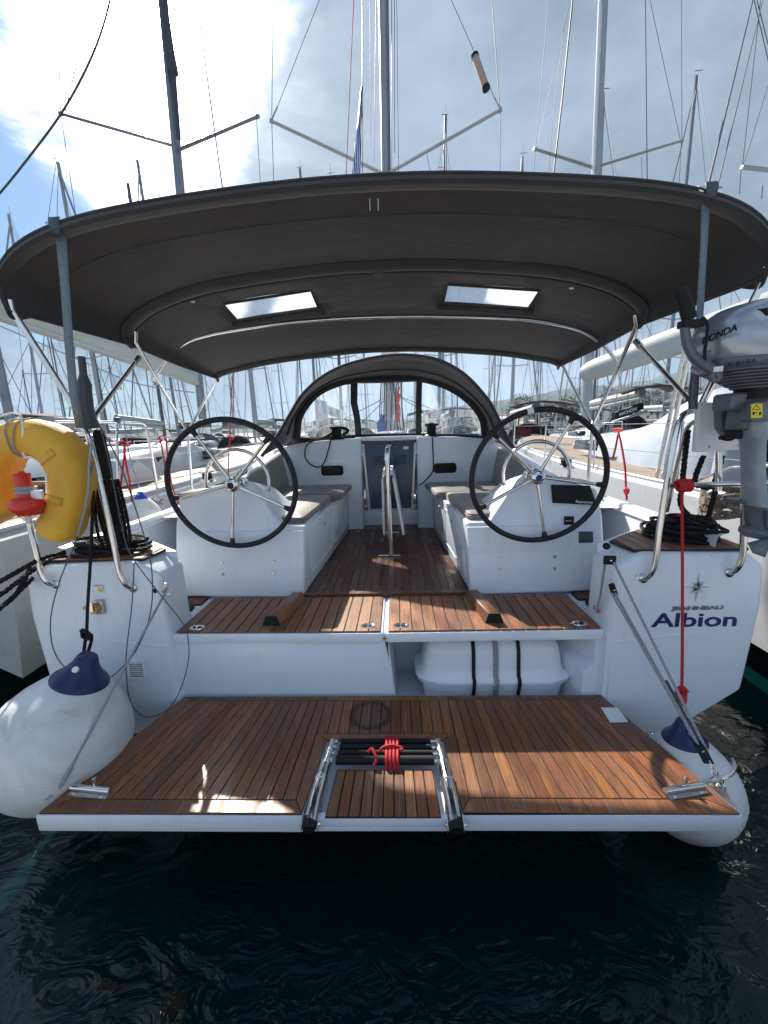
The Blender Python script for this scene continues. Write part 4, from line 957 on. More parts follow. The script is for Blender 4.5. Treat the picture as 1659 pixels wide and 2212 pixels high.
for xx, mt_, r in ((.545, BLACK, .011), (.675, GROPE, .008), (.690, GROPE, .008), (.822, BLACK, .011)):
    P = [(xx, 1.03 - b * (1.0) - .002, z) for a, b, z in [(.4, .165, -.165), (.445, .172, -.06), (.455, .192, .0), (.490, .199, .025), (.490, .196, .048), (.452, .170, .062), (.440, .161, .10), (.432, .155, .17), (.420, .147, .22), (.395, .126, .262), (.34, .09, .283), (.2, .04, .293), (.1, 0, .295)]]
    MB().grid([[Vector(p) + Vector((-r, -.003, 0)), Vector(p) + Vector((r, -.003, 0))] for p in P]).build('lashing_strap', mt_, raft, sol=.004)

# fenders
def fender(c, r, ax, label, cone=True, body=FEND, capm=BLUEP):
    c = Vector(c); ax = Vector(ax).normalized()
    f = thing('ball_fender', label, 'fender', c - Vector((0, 0, r)), 'ball fenders')
    prof = [(.001, -r)] + [(r * math.sin(R(t)), -r * math.cos(R(t))) for t in range(10, 112, 8)]
    prof += [(r * .885, r * .46), (r * .74, r * .68), (r * .58, r * .86), (r * .45, r * .99), (r * .34, r * 1.10)]
    MB().lathe(prof, c, ax, 48).build('fender_body', body, f)
    MB().tube([], .1) if 0 else None
    cp_ = MB().lathe([(r * .405, r * 1.04), (r * .40, r * 1.07), (r * .32, r * 1.15), (r * .25, r * 1.23), (r * .185, r * 1.33), (r * .155, r * 1.43), (r * .13, r * 1.47), (.001, r * 1.48)], c, ax, 36).build('fender_cap', capm, f)
    side = ax.orthogonal().normalized(); side = Vector((0, -1, 0)) - ax * ax.dot(Vector((0, -1, 0))); side.normalize()
    p = c + ax * r * 1.33
    MB().lathe([(.001, .004), (r * .045, .003), (r * .05, -.03)], p + side * r * .215, (side + ax * .6).normalized(), 14).build('eye', WHITEP, cp_)
    MB().tube([c + (ax.orthogonal().normalized() * math.cos(t * math.pi / 18) + ax.cross(ax.orthogonal().normalized()) * math.sin(t * math.pi / 18)) * r * 1.0 + ax * -.30 * r * 0 for t in range(36)], .003, 4, True).build('mould_seam', body, f)
    return c + ax * r * 1.40, side
CL = Vector((-1.665, .335, .065)); tipL = at(185, 1432, y=.40)
axL = (tipL - CL).normalized()
tp_, sd0 = fender(CL, .322, axL, 'large scuffed white ball fender with navy cap beside the teak platform\'s left edge')
CR_ = Vector((1.520, .36, -.225)); tipR = at(1478, 1530, y=.40)
tpR, sd1 = fender(CR_, .240, (tipR - CR_).normalized(), 'smaller white ball fender with navy cap on a red line, under the platform\'s right corner')
CN = at(310, 1112, x=-2.30); 
tpN, _ = fender(CN, .150, (0, 0, 1), 'small pale fender with bright blue cap hanging on the left neighbour', capm=simple('royal_blue_vinyl', (.015, .06, .40), .4))
tag(MB().tube([tpN, at(300, 1050, x=-2.45), at(281, 990, x=-2.5), at(268, 912, x=-2.6)], .006, 6, k=3).build('fender_line', GROPE), 'thin grey line holding the small blue-capped fender on the left neighbour', 'rope')

# black line of the left fender
P = [at(202, 1060, y=.66), at(199, 1130, y=.66), at(196, 1200, y=.66), at(190, 1300, y=.62), at(187, 1372, y=.52)]
fl = MB().tube(P, .008, 8, k=5); q = P[-1]
fl.tube([q + Vector((-.02, 0, .03)), q + Vector((.02, -.01, .015)), q + Vector((.018, -.01, -.015)), q + Vector((-.02, 0, -.01)), q + Vector((-.016, -.005, .02))], .010, 8, True, 4)
fl.tube([q, q + Vector((-.012, -.01, -.05)), tp_ + sd0 * .02, q + Vector((.02, -.01, -.05)), q + Vector((.035, -.01, .005)), q], .0085, 8, k=4)
tag(fl.build('fender_line', BROPE), 'black line knotted to the large fender beside the left quarter', 'rope')
P = [at(1473, 1050, y=.64), at(1474, 1200, y=.60), at(1474, 1380, y=.50), at(1473, 1492, y=.42)]
fl = MB().tube(P, .0068, 8, k=4); q = P[-1]
for k_ in range(4): fl.tube([q + Vector((.028 * math.cos(t + k_), .012 * math.sin(t * 1.3 + k_), -.012 * k_ - .01 + .022 * math.sin(t + k_))) for t in (0, 1, 2, 3, 4, 5, 6)], .0095, 8, k=3)
fl.tube([q + Vector((-.01, 0, -.04)), q + Vector((0, 0, -.09)), tpR], .010, 8)
q = P[0]
for k_ in range(5): fl.tube([q + Vector((-.025 + .014 * k_, -.024, .025)), q + Vector((-.02 + .012 * k_, -.03, -.01)), q + Vector((-.015 + .012 * k_, .0, -.02)), q + Vector((-.02 + .013 * k_, .02, .01)), q + Vector((-.025 + .014 * k_, -.01, .03))], .009, 7, k=3)
tag(fl.build('fender_line', RED), 'red line running down in front of the lettering to the right fender', 'rope')

# platform lifting lines
def line(P, r, mat, name, label, k=0, cat='rope'):
    return tag(MB().tube(P, r, 8, k=k).build(name, mat), label, cat)
u = at(356, 1282, y=.72); d_ = at(128, 1704, y=.06)
lc = thing('lifting_rope', 'grey braided cord from the left quarter to the left corner of the platform', 'rope', d_)
MB().tube([u, d_], .0065, 8).build('cord', GROPE, lc)
MB().tube([lerp(u, d_, .91), lerp(u, d_, .99)], .0095, 8).build('splice', GROPE, lc)
MB().box(u + Vector((-.0, .01, .03)), (.022, .012, .06), Matrix.Rotation(R(25), 3, 'Y')).build('pad_eye', STEELB, lc, bev=.003)
MB().tube([u + Vector((.0, 0, .03)), u + Vector((.03, -.01, .045)), u + Vector((.045, -.01, .02)), u + Vector((.02, -.01, -.005)), u], .0035, 6, k=3).build('ring', STEEL, lc)
tk = thing('platform_tackle', 'grey rope tackle with black blocks from the right quarter to the platform corner', 'tackle', at(1535, 1650, y=.12))
b1 = at(1316, 1210, y=.70); b2 = at(1323, 1272, y=.69); b3 = at(1516, 1625, y=.16); b4 = at(1482, 1522, y=.30)
def block(a, b, w_, par):
    d = (b - a).normalized(); s_ = d.cross(Vector((0, 1, 0))).normalized(); M = Matrix((s_, Vector((0, 1, 0)) - d * d.y, d)).transposed()
    o = MB().box((a + b) / 2, (w_, .018, (b - a).length), M).build('block', BLACK, par, bev=.007, seg=3)
    MB().lathe([(.001, .004), (.006, .003), (.007, 0)], (a + b) / 2 + Vector((0, -.011, 0)), (0, -1, 0), 10).build('sheave_pin', STEEL, o)
block(b1 + Vector((-.03, 0, .0)), b1 + Vector((.035, 0, 0)), .05, tk); block(b2 + Vector((-.01, 0, .03)), b2 + Vector((.018, 0, -.04)), .032, tk)
block(at(1500, 1592, y=.20), at(1532, 1650, y=.10), .045, tk)
for a, b in ((b1 + Vector((.02, -.01, -.01)), b3 + Vector((.02, -.01, .0))), (b2 + Vector((.01, -.01, -.02)), b3 + Vector((.0, -.01, 0))), (b2 + Vector((-.008, -.01, -.02)), at(1508, 1610, y=.17))):
    MB().tube([a, b], .0065, 8).build('tackle_line', GROPE, tk)
MB().tube([lerp(b2, b3, .62) + Vector((.012, .01, 0)), lerp(b2, b3, .70) + Vector((.012, .01, 0)), lerp(b2, b3, .96) + Vector((.008, .01, 0))], .013, 8).build('rope_tail', DWIRE, tk)
MB().tube([b1 + Vector((-.02, 0, -.02)), at(1296, 1290, y=.80), at(1288, 1322, y=.85)], .0065, 8).build('tackle_line', GROPE, tk)
ch = MB(); p0, p1 = at(1536, 1652, y=.10), at(1560, 1700, y=.07)
for i in range(4):
    c = lerp(p0, p1, i / 3); a = Vector((1, 0, 0)) if i % 2 else Vector((0, 1, .3)).normalized(); dd = (p1 - p0).normalized()
    ch.tube([c + a * .010 * math.cos(t * .785) + dd * .016 * math.sin(t * .785) for t in range(8)], .0035, 6, True)
ch.build('chain', STEEL, tk)
MB().tube([at(1520, 1690, y=.06), at(1550, 1682, y=.06), at(1575, 1675, y=.08), at(1588, 1655, y=.14), at(1584, 1640, y=.22)], .009, 8, k=4).build('steel_hook', STEEL, tk)

# thin wires looping off the left rail
W = [(200, 1000), (168, 1156), (132, 1246), (111, 1324), (111, 1384), (129, 1429), (168, 1462), (207, 1470), (237, 1464), (264, 1441), (294, 1405), (318, 1351), (329, 1291), (326, 1216), (311, 1156), (262, 1010), (216, 920)]
line([at(a, b, y=.62) for a, b in W], .0032, WIRE, 'wire_loop', 'thin grey wire looped low across the left quarter and the big fender', 4, 'wire')
W = [(216, 920), (238, 1010), (267, 1156), (288, 1207), (330, 1264), (361, 1303), (394, 1345), (406, 1378), (407, 1426), (391, 1486), (365, 1530), (328, 1549), (300, 1541), (280, 1511), (272, 1441), (276, 1381), (285, 1306), (290, 1215)]
line([at(a, b, y=.66 if b < 1330 else .60) for a, b in W], .0030, WIRE, 'wire_loop', 'thin grey wire dropping past the left vent grille and swinging right', 4, 'wire')
# turnbuckles of the left backstay beside the rail
bt_ = thing('backstay_turnbuckle', 'steel turnbuckle and shackle beside the left stern rail', 'rigging', at(262, 1140, y=.9))
MB().tube([at(236, 1068, y=.9), at(262, 1135, y=.9), at(290, 1205, y=.9)], .006, 8).build('rod', STEEL, bt_)
MB().tube([at(240, 1080, y=.88), at(258, 1125, y=.88)], .012, 10).build('barrel', STEELB, bt_)
MB().lathe([(.012, -.01), (.026, -.008), (.026, .008), (.012, .01)], at(235, 1064, y=.88), (0, -1, 0), 14).build('shackle', STEELB, bt_)

# black mooring rope coiled on the left teak pad and running off to the left
rp = MB()
c0 = Vector((-1.69, .93, .900))
for k_ in range(12):
    a_, b_ = .20 + random.uniform(-.06, .05), .09 + random.uniform(-.03, .03); z_ = .0 + .006 * k_; ph = random.uniform(0, 6)
    ox, oy = random.uniform(-.06, .05), random.uniform(-.04, .08)
    rp.rope([c0 + Vector((ox + a_ * math.cos(t * .785 + ph), oy + b_ * math.sin(t * .785 + ph), z_ + .008 * math.sin(3 * t))) for t in range(8)], .0125, 3, True)
for k_ in range(3):
    rp.rope([c0 + Vector((-.15, -.02 * k_, .02)), at(95, 1205 + 12 * k_, y=.72 + .05 * k_), at(20, 1245 + 26 * k_, y=.6), at(-60, 1290 + 36 * k_, y=.5)], .0145, 5)
rp.rope([at(66, 1225, y=.745), at(30, 1290, y=.62), at(-30, 1330, y=.5)], .014, 4)
for k_ in range(7):
    x = 212 + 8 * k_; rp.rope([at(x - 10, 1035, y=.80), at(x - 8, 1100, y=.79), at(x + random.uniform(-8, 12), 1165, y=.82), at(x + 20, 1180, y=.86), at(x + 15, 1120, y=.84), at(x - 6, 1035, y=.82)], .010, 4)
tag(rp.build('mooring_rope', BROPE), 'coiled black mooring rope on the left teak pad, leading off to the left', 'rope')
bgm = MB()
bgm.grid([[at(215 + dx * w_ + off, yy, y=.86 + .04 * dx) for dx in (-1, -.5, 0, .5, 1)] for yy, w_, off in ((925, 10, 0), (960, 18, -4), (1000, 26, 2), (1040, 24, 6), (1090, 26, 14), (1140, 22, 24), (1170, 14, 30))])
tag(bgm.build('rope_bag', BROPE, sol=.03, sub=1), 'black cloth bag tied to the left stern rail behind the steel tubes', 'bag')
rp = MB(); c0 = at(1585, 1130, z=.985)
c0 = Vector((1.84, 1.05, .905))
for k_ in range(14):
    a_, b_ = .15 + random.uniform(-.05, .05), .15 + random.uniform(-.05, .04); ph = random.uniform(0, 6); ox, oy = random.uniform(-.05, .06), random.uniform(-.04, .06)
    rp.rope([c0 + Vector((ox + a_ * math.cos(t * .785 + ph), oy + b_ * math.sin(t * .785 + ph), .006 * k_ + .012 * math.sin(2 * t + k_))) for t in range(8)], .012, 3, True)
for P in ([(1487, 930), (1478, 1000), (1472, 1060), (1470, 1090), (1490, 1115), (1530, 1130)], [(1520, 985), (1500, 1040), (1518, 1052), (1540, 1050), (1555, 1000)], [(1560, 985), (1545, 1060), (1528, 1125)]):
    rp.rope([at(a, b, y=.86) for a, b in P], .015, 4)
tag(rp.build('mooring_rope', BROPE), 'black mooring rope heaped on the right teak pad under the outboard', 'rope')
rp = MB(); c0 = at(1585, 1095, x=2.45)
for k_ in range(10):
    rp.rope([c0 + Vector((.20 * math.cos(t * .785 + k_), .16 * math.sin(t * .785 + k_), -.06 + .018 * k_ + .05 * math.sin(t * .785 * 2 + k_))) for t in range(8)], .013, 3, True)
tag(rp.build('coiled_line', simple('flecked_rope', (.16, .13, .10), .8, nscale=60, var=.9)), 'flecked grey-brown line coiled behind the outboard shaft', 'rope')

# red lines round the cockpit
line([at(278, 1133, x=-1.88), at(330, 1118, x=-1.88), at(376, 1103, x=-1.88)], .006, RED, 'red_rope', 'thin red cord lying along the left coaming edge', 3)
line([at(1300, 1098, x=1.87), at(1370, 1108, x=1.87), at(1440, 1116, x=1.87), at(1466, 1114, x=1.87)], .007, RED, 'red_rope', 'thin red cord stretched along the right coaming edge', 3)
def bow(P, label, r=.008):
    m = MB()
    for q in P: m.tube([at(a, b, x=q[1]) for a, b in q[0]], r, 7, k=4)
    return tag(m.build('red_fender_line', RED), label, 'rope', 'red fender lines on the guard wires')
bow([([(270, 960), (268, 990), (262, 1040), (258, 1075), (256, 1100)], -2.3), ([(268, 960), (272, 1000), (280, 1040), (285, 1085)], -2.3), ([(258, 958), (264, 952), (274, 958), (282, 954), (278, 963), (262, 962)], -2.3)], 'red fender line tied in a bow on the rail left of the left wheel')
bow([([(345, 945), (352, 980), (358, 1015), (366, 1060), (378, 1095)], -2.3), ([(342, 945), (350, 940), (358, 950), (364, 1000), (372, 1050), (388, 1092)], -2.3), ([(340, 948), (350, 950), (345, 956)], -2.3)], 'red fender line hooked over the wire behind the left rim of the left wheel')
bow([([(1336, 935), (1342, 960), (1350, 1010), (1352, 1050), (1354, 1080)], 2.35), ([(1335, 938), (1330, 965), (1324, 990)], 2.35), ([(1324, 928), (1334, 926), (1346, 928), (1336, 932), (1326, 932)], 2.35), ([(1352, 1052), (1358, 1060), (1352, 1068), (1348, 1058)], 2.35)], 'red fender line tied in a bow right of the right wheel', .010)
bow([([(505, 790), (500, 850), (497, 930), (493, 1010), (497, 1048)], -2.6), ([(490, 940), (502, 944), (512, 940), (500, 950)], -2.6)], 'bright red line rising behind the left wheel past the canopy', .009)
line([at(716, 945, y=3.30), at(700, 1000, y=3.2), at(680, 1008, y=3.2), at(660, 990, y=3.2), at(664, 960, y=3.25), at(700, 945, y=3.35)], .008, BROPE, 'winch_line', 'black line drooping from the left winch over the bulkhead', 4)
line([at(934, 945, y=3.30), at(936, 1000, y=3.24), at(934, 1020, y=3.24), at(915, 1042, y=3.2), at(906, 1048, y=3.15)], .007, BROPE, 'winch_line', 'black line hanging from the right winch to the seat cushion', 4)
line([at(740, 940, y=3.38), at(752, 930, y=3.4), at(735, 925, y=3.4), at(700, 945, y=3.42), at(660, 950, y=3.4)], .018, BROPE, 'winch_line', 'black line heaped round the left bulkhead winch', 4)

# red lashing round the ladder rungs
ls = MB()
for i in range(4):
    x = .012 + i * .018
    ls.tube([(x, .402, .020), (x + .002, .38, .034), (x + .003, .33, .032), (x + .004, .27, .038), (x + .005, .238, .020), (x + .005, .245, -.015), (x, .39, -.015)], .0078, 8, True, 3)
ls.tube([(-.02, .30, .028), (0, .31, .045), (.05, .318, .048), (.095, .306, .040), (.08, .296, .040)], .0075, 8, k=4)
ls.tube([(-.075, .285, .036), (-.058, .30, .044), (-.045, .28, .044), (-.032, .25, .030), (-.045, .235, .012)], .0075, 8, k=4)
tag(ls.build('red_lashing', RED), 'red cord wound four times round the black ladder rungs', 'rope')
pc_ = [at(1298, 1529, z=.0045), at(1334, 1529, z=.0045), at(1357, 1560, z=.0045), at(1318, 1561, z=.0045)]
tag(MB().prism([p for p in pc_], (0, 0, .0022)).build('white_card', WHITEP), 'small blank white card stuck on the teak at the platform\'s right side', 'sticker')

# horseshoe lifebuoy
lb = thing('horseshoe_lifebuoy', 'yellow horseshoe lifebuoy in a cloth cover hanging on the left stern rail', 'lifebuoy', at(60, 1170, y=.6))
def LB(px, py, y): return at(px, py, y=y)
cl = [tuple(q[:2]) for q in spl([(116, 1156, 0), (132, 1115, 0), (144, 1070, 0), (146, 1020, 0), (122, 975, 0), (84, 950, 0), (40, 946, 0), (2, 962, 0), (-22, 1000, 0), (-30, 1045, 0), (-22, 1090, 0), (-4, 1122, 0)], 3)]
NC = len(cl)
rows = []
for i, (px, py) in enumerate(cl):
    a = cl[max(0, i - 1)]; b = cl[min(NC - 1, i + 1)]; tx_, ty_ = b[0] - a[0], b[1] - a[1]; l_ = math.hypot(tx_, ty_); nx, ny = -ty_ / l_, tx_ / l_
    e_ = .90 if i in (0, NC - 1) else 1
    prof = []
    for w_, dy in ((-.98, .03), (-.92, -.015), (-.70, -.045), (-.3, -.058), (.3, -.058), (.70, -.045), (.93, -.012), (1.0, .05), (.92, .10), (0, .115), (-.9, .09)):
        wrinkle = .0035 * math.sin(i * 2.1 + w_ * 2.0) * (1 if i % 3 else 1.8)
        q = at(px - nx * 41 * w_ * e_, py - ny * 41 * w_ * e_, y=.60); q.y += dy + wrinkle; prof.append(q)
    rows.append(prof)
lbm = MB().grid(rows, cv=True); n_ = 11; lbm.f += [tuple(range(n_)), tuple((NC - 1) * n_ + j for j in range(n_ - 1, -1, -1))]
lo_ = lbm.build('buoy_cover', YCANV, lb, sharp=60)
MB().tube([r_[6] + Vector((0, -.003, 0)) for r_ in rows], .0035, 5).tube([r_[8] for r_ in rows], .003, 5).build('cover_seam', YCANV, lb)
k0 = [(rows[i][6] * .6 + rows[i][5] * .4) + Vector((0, -.008, 0)) for i in range(NC)]
MB().tube([at(-10, 902, y=.54), at(45, 897, y=.53), k0[16], k0[14] + Vector((0, -.004, 0)), k0[12]], .0055, 7, k=3).tube([k0[10], k0[8], k0[6]], .0055, 7, k=3).tube([rows[6][7] + Vector((.006, 0, 0)), rows[4][7] + Vector((.004, 0, 0)), k0[2]], .0055, 7, k=3).build('grab_line', WHITEP, lb)
for i in (11, 5): MB().grid([[rows[i + d][c_] + Vector((0, -.004, 0)) for c_ in (3, 4, 5, 6, 7)] for d in (0, 1)]).build('loop_patch', YCANV, lb, sol=.004)
for i in (17, 18): MB().tube([rows[i][j] + (rows[i][j] - rows[i][9]) * .04 for j in range(11)], .004, 6, True).build('lashing', GROPE, lb)
MB().tube([at(200, 945, y=.58), at(193, 1000, y=.55), at(192, 1045, y=.54), at(184, 1100, y=.55), at(168, 1156, y=.60)], .006, 7, k=4).build('tether', GROPE, lb)
# floating rescue light
rl = thing('rescue_light', 'red floating rescue light clipped upside down beside the yellow lifebuoy', 'light', at(58, 1130, y=.52))
c = at(58, 1082, y=.52); u_ = Vector((.02, 0, 1)).normalized()
MB().lathe([(.001, .128), (.012, .128), (.014, .120), (.034, .118), (.036, .112), (.033, .105), (.033, .02), (.040, .0), (.066, -.012), (.074, -.03), (.074, -.05), (.066, -.068), (.052, -.078), (.048, -.09), (.001, -.09)], c + u_ * .02, u_, 28).build('light_body', REDP, rl)
MB().lathe([(.048, -.088), (.046, -.098), (.030, -.106), (.026, -.125), (.012, -.134), (.001, -.135)], c + u_ * .02, u_, 24).build('lens', LENS, rl)
MB().lathe([(.035, .055), (.038, .052), (.038, .04), (.035, .037)], c + u_ * .02, u_, 24).lathe([(.035, .035), (.038, .032), (.038, .02), (.035, .017)], c + u_ * .02, u_, 24).build('cord_binding', GROPE, rl)
MB().box(c + Vector((.06, .0, .03)), (.06, .02, .045)).build('clip', WHITEP, rl, bev=.005)

# outboard motor on its pad
ob = thing('outboard_motor', 'silver and grey outboard motor clamped on a white pad at the right stern rail', 'outboard motor', at(1630, 1180, y=.55))
OY = .50
def OB(px, py, y=OY): return at(px, py, y=y)
pad = MB().prism([OB(1512, 868, .70), OB(1606, 872, .70), OB(1600, 972, .70), OB(1503, 977, .70)], (0, .035, 0)).build('motor_pad', WHITEP, Y, bev=.006, seg=3)
for px, py in ((1533, 965), (1596, 963)): MB().lathe([(.001, .004), (.006, .003), (.007, 0)], OB(px, py, .699), (0, -1, 0), 10).build('bolt', STEELB, pad)
ctr = OB(1642, 745); S_ = .00178
def shell(lv, name, mat, e=2.6, sh=60):
    rws = []
    for px, py, hx, hy in lv:
        c = OB(px, py); rws.append([(c.x + hx * math.copysign(abs(math.cos(t)) ** (2 / e), math.cos(t)), c.y + hy * math.copysign(abs(math.sin(t)) ** (2 / e), math.sin(t)), c.z) for t in [2 * math.pi * i / 32 for i in range(32)]])
    return MB().grid(rws, cv=True).build(name, mat, ob, sharp=sh)
cw = shell([(1660, 652, .01, .01), (1660, 654, .10, .09), (1656, 664, .165, .14), (1650, 685, .215, .17), (1644, 710, .238, .185), (1640, 740, .246, .19), (1640, 768, .243, .188), (1641, 780, .236, .182)], 'cowl', HCOVER)
shell([(1641, 778, .240, .186), (1642, 784, .246, .190), (1643, 792, .240, .186), (1646, 800, .225, .175)], 'lower_pan', HDARK)
for i in range(7):
    w_ = .222 - .018 * i
    shell([(1647, 798 + i * 6, w_ - .008, .17 - .014 * i), (1647, 799.5 + i * 6, w_, .178 - .014 * i), (1647, 802 + i * 6, w_, .178 - .014 * i), (1647, 804 + i * 6, w_ - .012, .168 - .014 * i)], 'pan_rib', HDARK)
shell([(1647, 838, .09, .09), (1640, 850, .085, .085), (1632, 862, .08, .08)], 'neck', BLACK)
tl = OB(1517, 741, OY - .10); 
text('HONDA', 'cowl_lettering', BLACK, ob, OB(1516, 744, .448), OB(1570, 722, .355) - OB(1516, 744, .448), (0, 0, 1), .036, .001, .0010, 1.0, .25)
text('A-8194', 'pan_lettering', BLACK, ob, OB(1568, 795, .325), OB(1622, 785, .300) - OB(1568, 795, .325), (0, 0, 1), .026, .0006, .0, 1.2)
MB().box(OB(1552, 797, .335), (.03, .004, .02), Matrix.Rotation(R(-40), 3, 'Z')).build('white_sticker', WHITEP, ob)
MB().prism([OB(1634, 668, .36), OB(1659, 664, .33), OB(1660, 681, .33), OB(1645, 682, .345)], (0, .03, .0)).build('air_inlet', BLACK, ob)
# tiller arm and grip
MB().tube([OB(1478, 698, .44), OB(1484, 740, .44), OB(1500, 772, .44), OB(1525, 790, .44), OB(1552, 810, .45)], [.018, .020, .022, .024, .022], 8, k=3).build('tiller_arm', HDARK, ob)
g_ = MB().tube([OB(1470, 625, .44), OB(1490, 690, .44)], [.024, .028], 16)
for k_ in range(7): q = lerp(OB(1470, 625, .44), OB(1490, 690, .44), .08 + .13 * k_); q2 = lerp(OB(1470, 625, .44), OB(1490, 690, .44), .10 + .13 * k_); g_.tube([q, q2], .0285, 16)
g_.build('tiller_grip', BLACK, ob)
MB().box(OB(1492, 700, .44), (.085, .05, .030)).build('tiller_bracket', BLACK, ob, bev=.006)
MB().tube([OB(1518, 685, .42), OB(1528, 700, .42), OB(1526, 730, .42), OB(1522, 770, .42), OB(1530, 805, .44)], .006, 8, k=4).build('throttle_cable', BLACK, ob)
# bracket, pivot, clamp
MB().box(OB(1600, 868, .52), (.17, .12, .075)).build('swivel_head', HDARK, ob, bev=.014, seg=3)
MB().box(OB(1612, 905, .52), (.11, .11, .10)).build('swivel_case', HDARK, ob, bev=.015, seg=3)
MB().prism([OB(1556, 858, .60), OB(1590, 858, .60), OB(1598, 935, .60), OB(1580, 955, .60), OB(1558, 925, .60)], (0, .05, 0)).build('clamp_bracket', HDARK, ob, bev=.008)
MB().tube([OB(1545, 862, .56), OB(1580, 860, .56)], .013, 12).build('tilt_bolt', STEELB, ob)
MB().lathe([(.001, .012), (.024, .010), (.026, -.01)], OB(1545, 812, .43), (0, -1, 0), 14).lathe([(.001, .02), (.008, .02), (.01, .01)], OB(1545, 812, .43), (0, -1, 0), 10).build('pivot_knob', HDARK, ob)
MB().tube([OB(1555, 945, .58), OB(1580, 948, .58), OB(1592, 935, .58)], .010, 8, k=3).build('clamp_handle', BLACK, ob)
MB().box(OB(1600, 938, .53), (.10, .07, .04)).build('mount_rubber', BLACK, ob, bev=.01)
# warning label
lbq = [OB(1622, 873, .405), OB(1646, 872, .405), OB(1646, 902, .405), OB(1622, 903, .405)]
MB().box(OB(1634, 889, .44), (.09, .07, .085)).build('side_housing', HDARK, ob, bev=.01)
wl = MB().prism(lbq, (0, -.002, 0)).build('warning_label', YEL, ob)
a, b, c = OB(1634, 875, .4025), OB(1643, 885, .4025), OB(1625, 885, .4025)
MB().tube([a, b, c], .0018, 5, True).tube([lerp(b, c, .3) + Vector((0, 0, -.012)), lerp(b, c, .7) + Vector((0, 0, -.012))], .0018, 4).box(OB(1628, 893, .402), (.008, .001, .012)).box(OB(1642, 893, .402), (.007, .001, .014)).build('label_print', BLACK, wl)
# leg
shell([(1622, 905, .044, .06), (1624, 930, .042, .058), (1624, 945, .045, .062), (1625, 952, .037, .055), (1626, 1010, .033, .052), (1628, 1060, .033, .055), (1632, 1078, .040, .070), (1636, 1090, .050, .085)], 'leg', HCOVER if 0 else simple('outboard_leg_grey', (.26, .29, .32), .4, .2, nscale=9, var=.15), 2.4)
MB().prism([OB(1598, 1083), OB(1690, 1080), OB(1690, 1086), OB(1598, 1089)], (0, .10, 0)).build('cavitation_plate', HDARK, ob, bev=.004)
shell([(1632, 1088, .036, .05), (1634, 1125, .034, .05), (1640, 1145, .04, .055)], 'lower_leg', HDARK, 2.4)
hb_ = OB(1642, 1150, .48)
MB().lathe([(.001, .09), (.025, .075), (.034, .03), (.034, -.05), (.02, -.08), (.001, -.085)], hb_, (.35, -1, 0), 18).build('gearcase', HDARK, ob)
for k_ in range(3):
    a = R(200 + 120 * k_); d1 = Vector((math.cos(a), .15, math.sin(a))); d2 = Vector((math.cos(a + .75), -.25, math.sin(a + .75))); c = hb_ + Vector((.01, -.06, 0))
    MB().grid([[c + d1 * r_ * .3 + Vector((0, -.01, 0)), c + lerp(d1, d2, .5) * r_ * .3, c + d2 * r_ * .3] if r_ < .05 else [c + d1 * r_, c + lerp(d1, d2, .5).normalized() * r_ * 1.12, c + d2 * r_] for r_ in (.03, .06, .09, .105)]).build('propeller_blade', HDARK, ob, sol=.005)
# ================================================================ NEIGHBOURING YACHTS
def hullgrid(cx, y0, Lh, hw, z0, z1, wl=WATER, n=12, rise=.30):
    rws = []
    for i in range(n + 1):
        t = i / n; y = y0 + Lh * t; k = (1 - t ** 3) ** .75 if t < 1 else 0.
        wd = max(.02, hw * k); sh = lerp(z0, z1, t * t); lo = lerp(wl + rise, wl - .25, min(1, t * 4)) if t < .25 else wl - .25
        pr = [(wd - .07, sh + .03), (wd, sh - .02), (wd, (sh + wl) * .5 + .1), (wd * .97, lerp(wl, sh, .25)), (wd * .72, lo), (.0, lo - .15)]
        r_ = [(cx - a, y, b) for a, b in pr] + [(cx + a, y, b) for a, b in pr[::-1][1:]]
        rws.append(r_)
    return rws
def neighbour(name, label, cx, y0, hw, z0, z1, hullmat, deckmat, Lh=12.0):
    r = thing(name, label, 'sailboat', (cx, y0 + 3, WATER))
    rws = hullgrid(cx, y0, Lh, hw, z0, z1, rise=.62)
    m = MB().grid(rws); n_ = len(rws[0]); m.f.append(tuple(range(n_)))
    h = m.build('hull', hullmat, r, sharp=45)
    MB().grid([[(q[0][0], q[0][1], q[0][2] + .004), (cx, q[0][1], q[0][2] + .05), (q[-1][0], q[0][1], q[0][2] + .004)] for q in rws]).build('deck', deckmat, r)
    for s in (-1, 1):
        P = [Vector(q[0] if s < 0 else q[-1]) + Vector((0, 0, .01)) for q in rws]
        MB().tube(P[:-1], .022, 6).build('toe_rail', GELF, r)
    return r, rws
def roof(cx, ys_, hws, zb, hs, mat, par, name='coachroof'):
    return MB().grid([[(cx - a - .14, y, zb), (cx - a, y, zb + h * .8), (cx - a + .12, y, zb + h), (cx, y, zb + h + .04), (cx + a - .12, y, zb + h), (cx + a, y, zb + h * .8), (cx + a + .14, y, zb)] for y, a, h in zip(ys_, hws, hs)]).build(name, mat, par, sharp=50)
def guard(par, P, h=.62, wires=(.3, .6), nm='stanchion'):
    for p in P: MB().tube([p, p + Vector((0, 0, h))], .012, 8).build(nm, STEEL, par)
    for w_ in wires: MB().tube([p + Vector((0, 0, w_)) for p in P], .004, 5).build('guard_wire', WIRE, par)

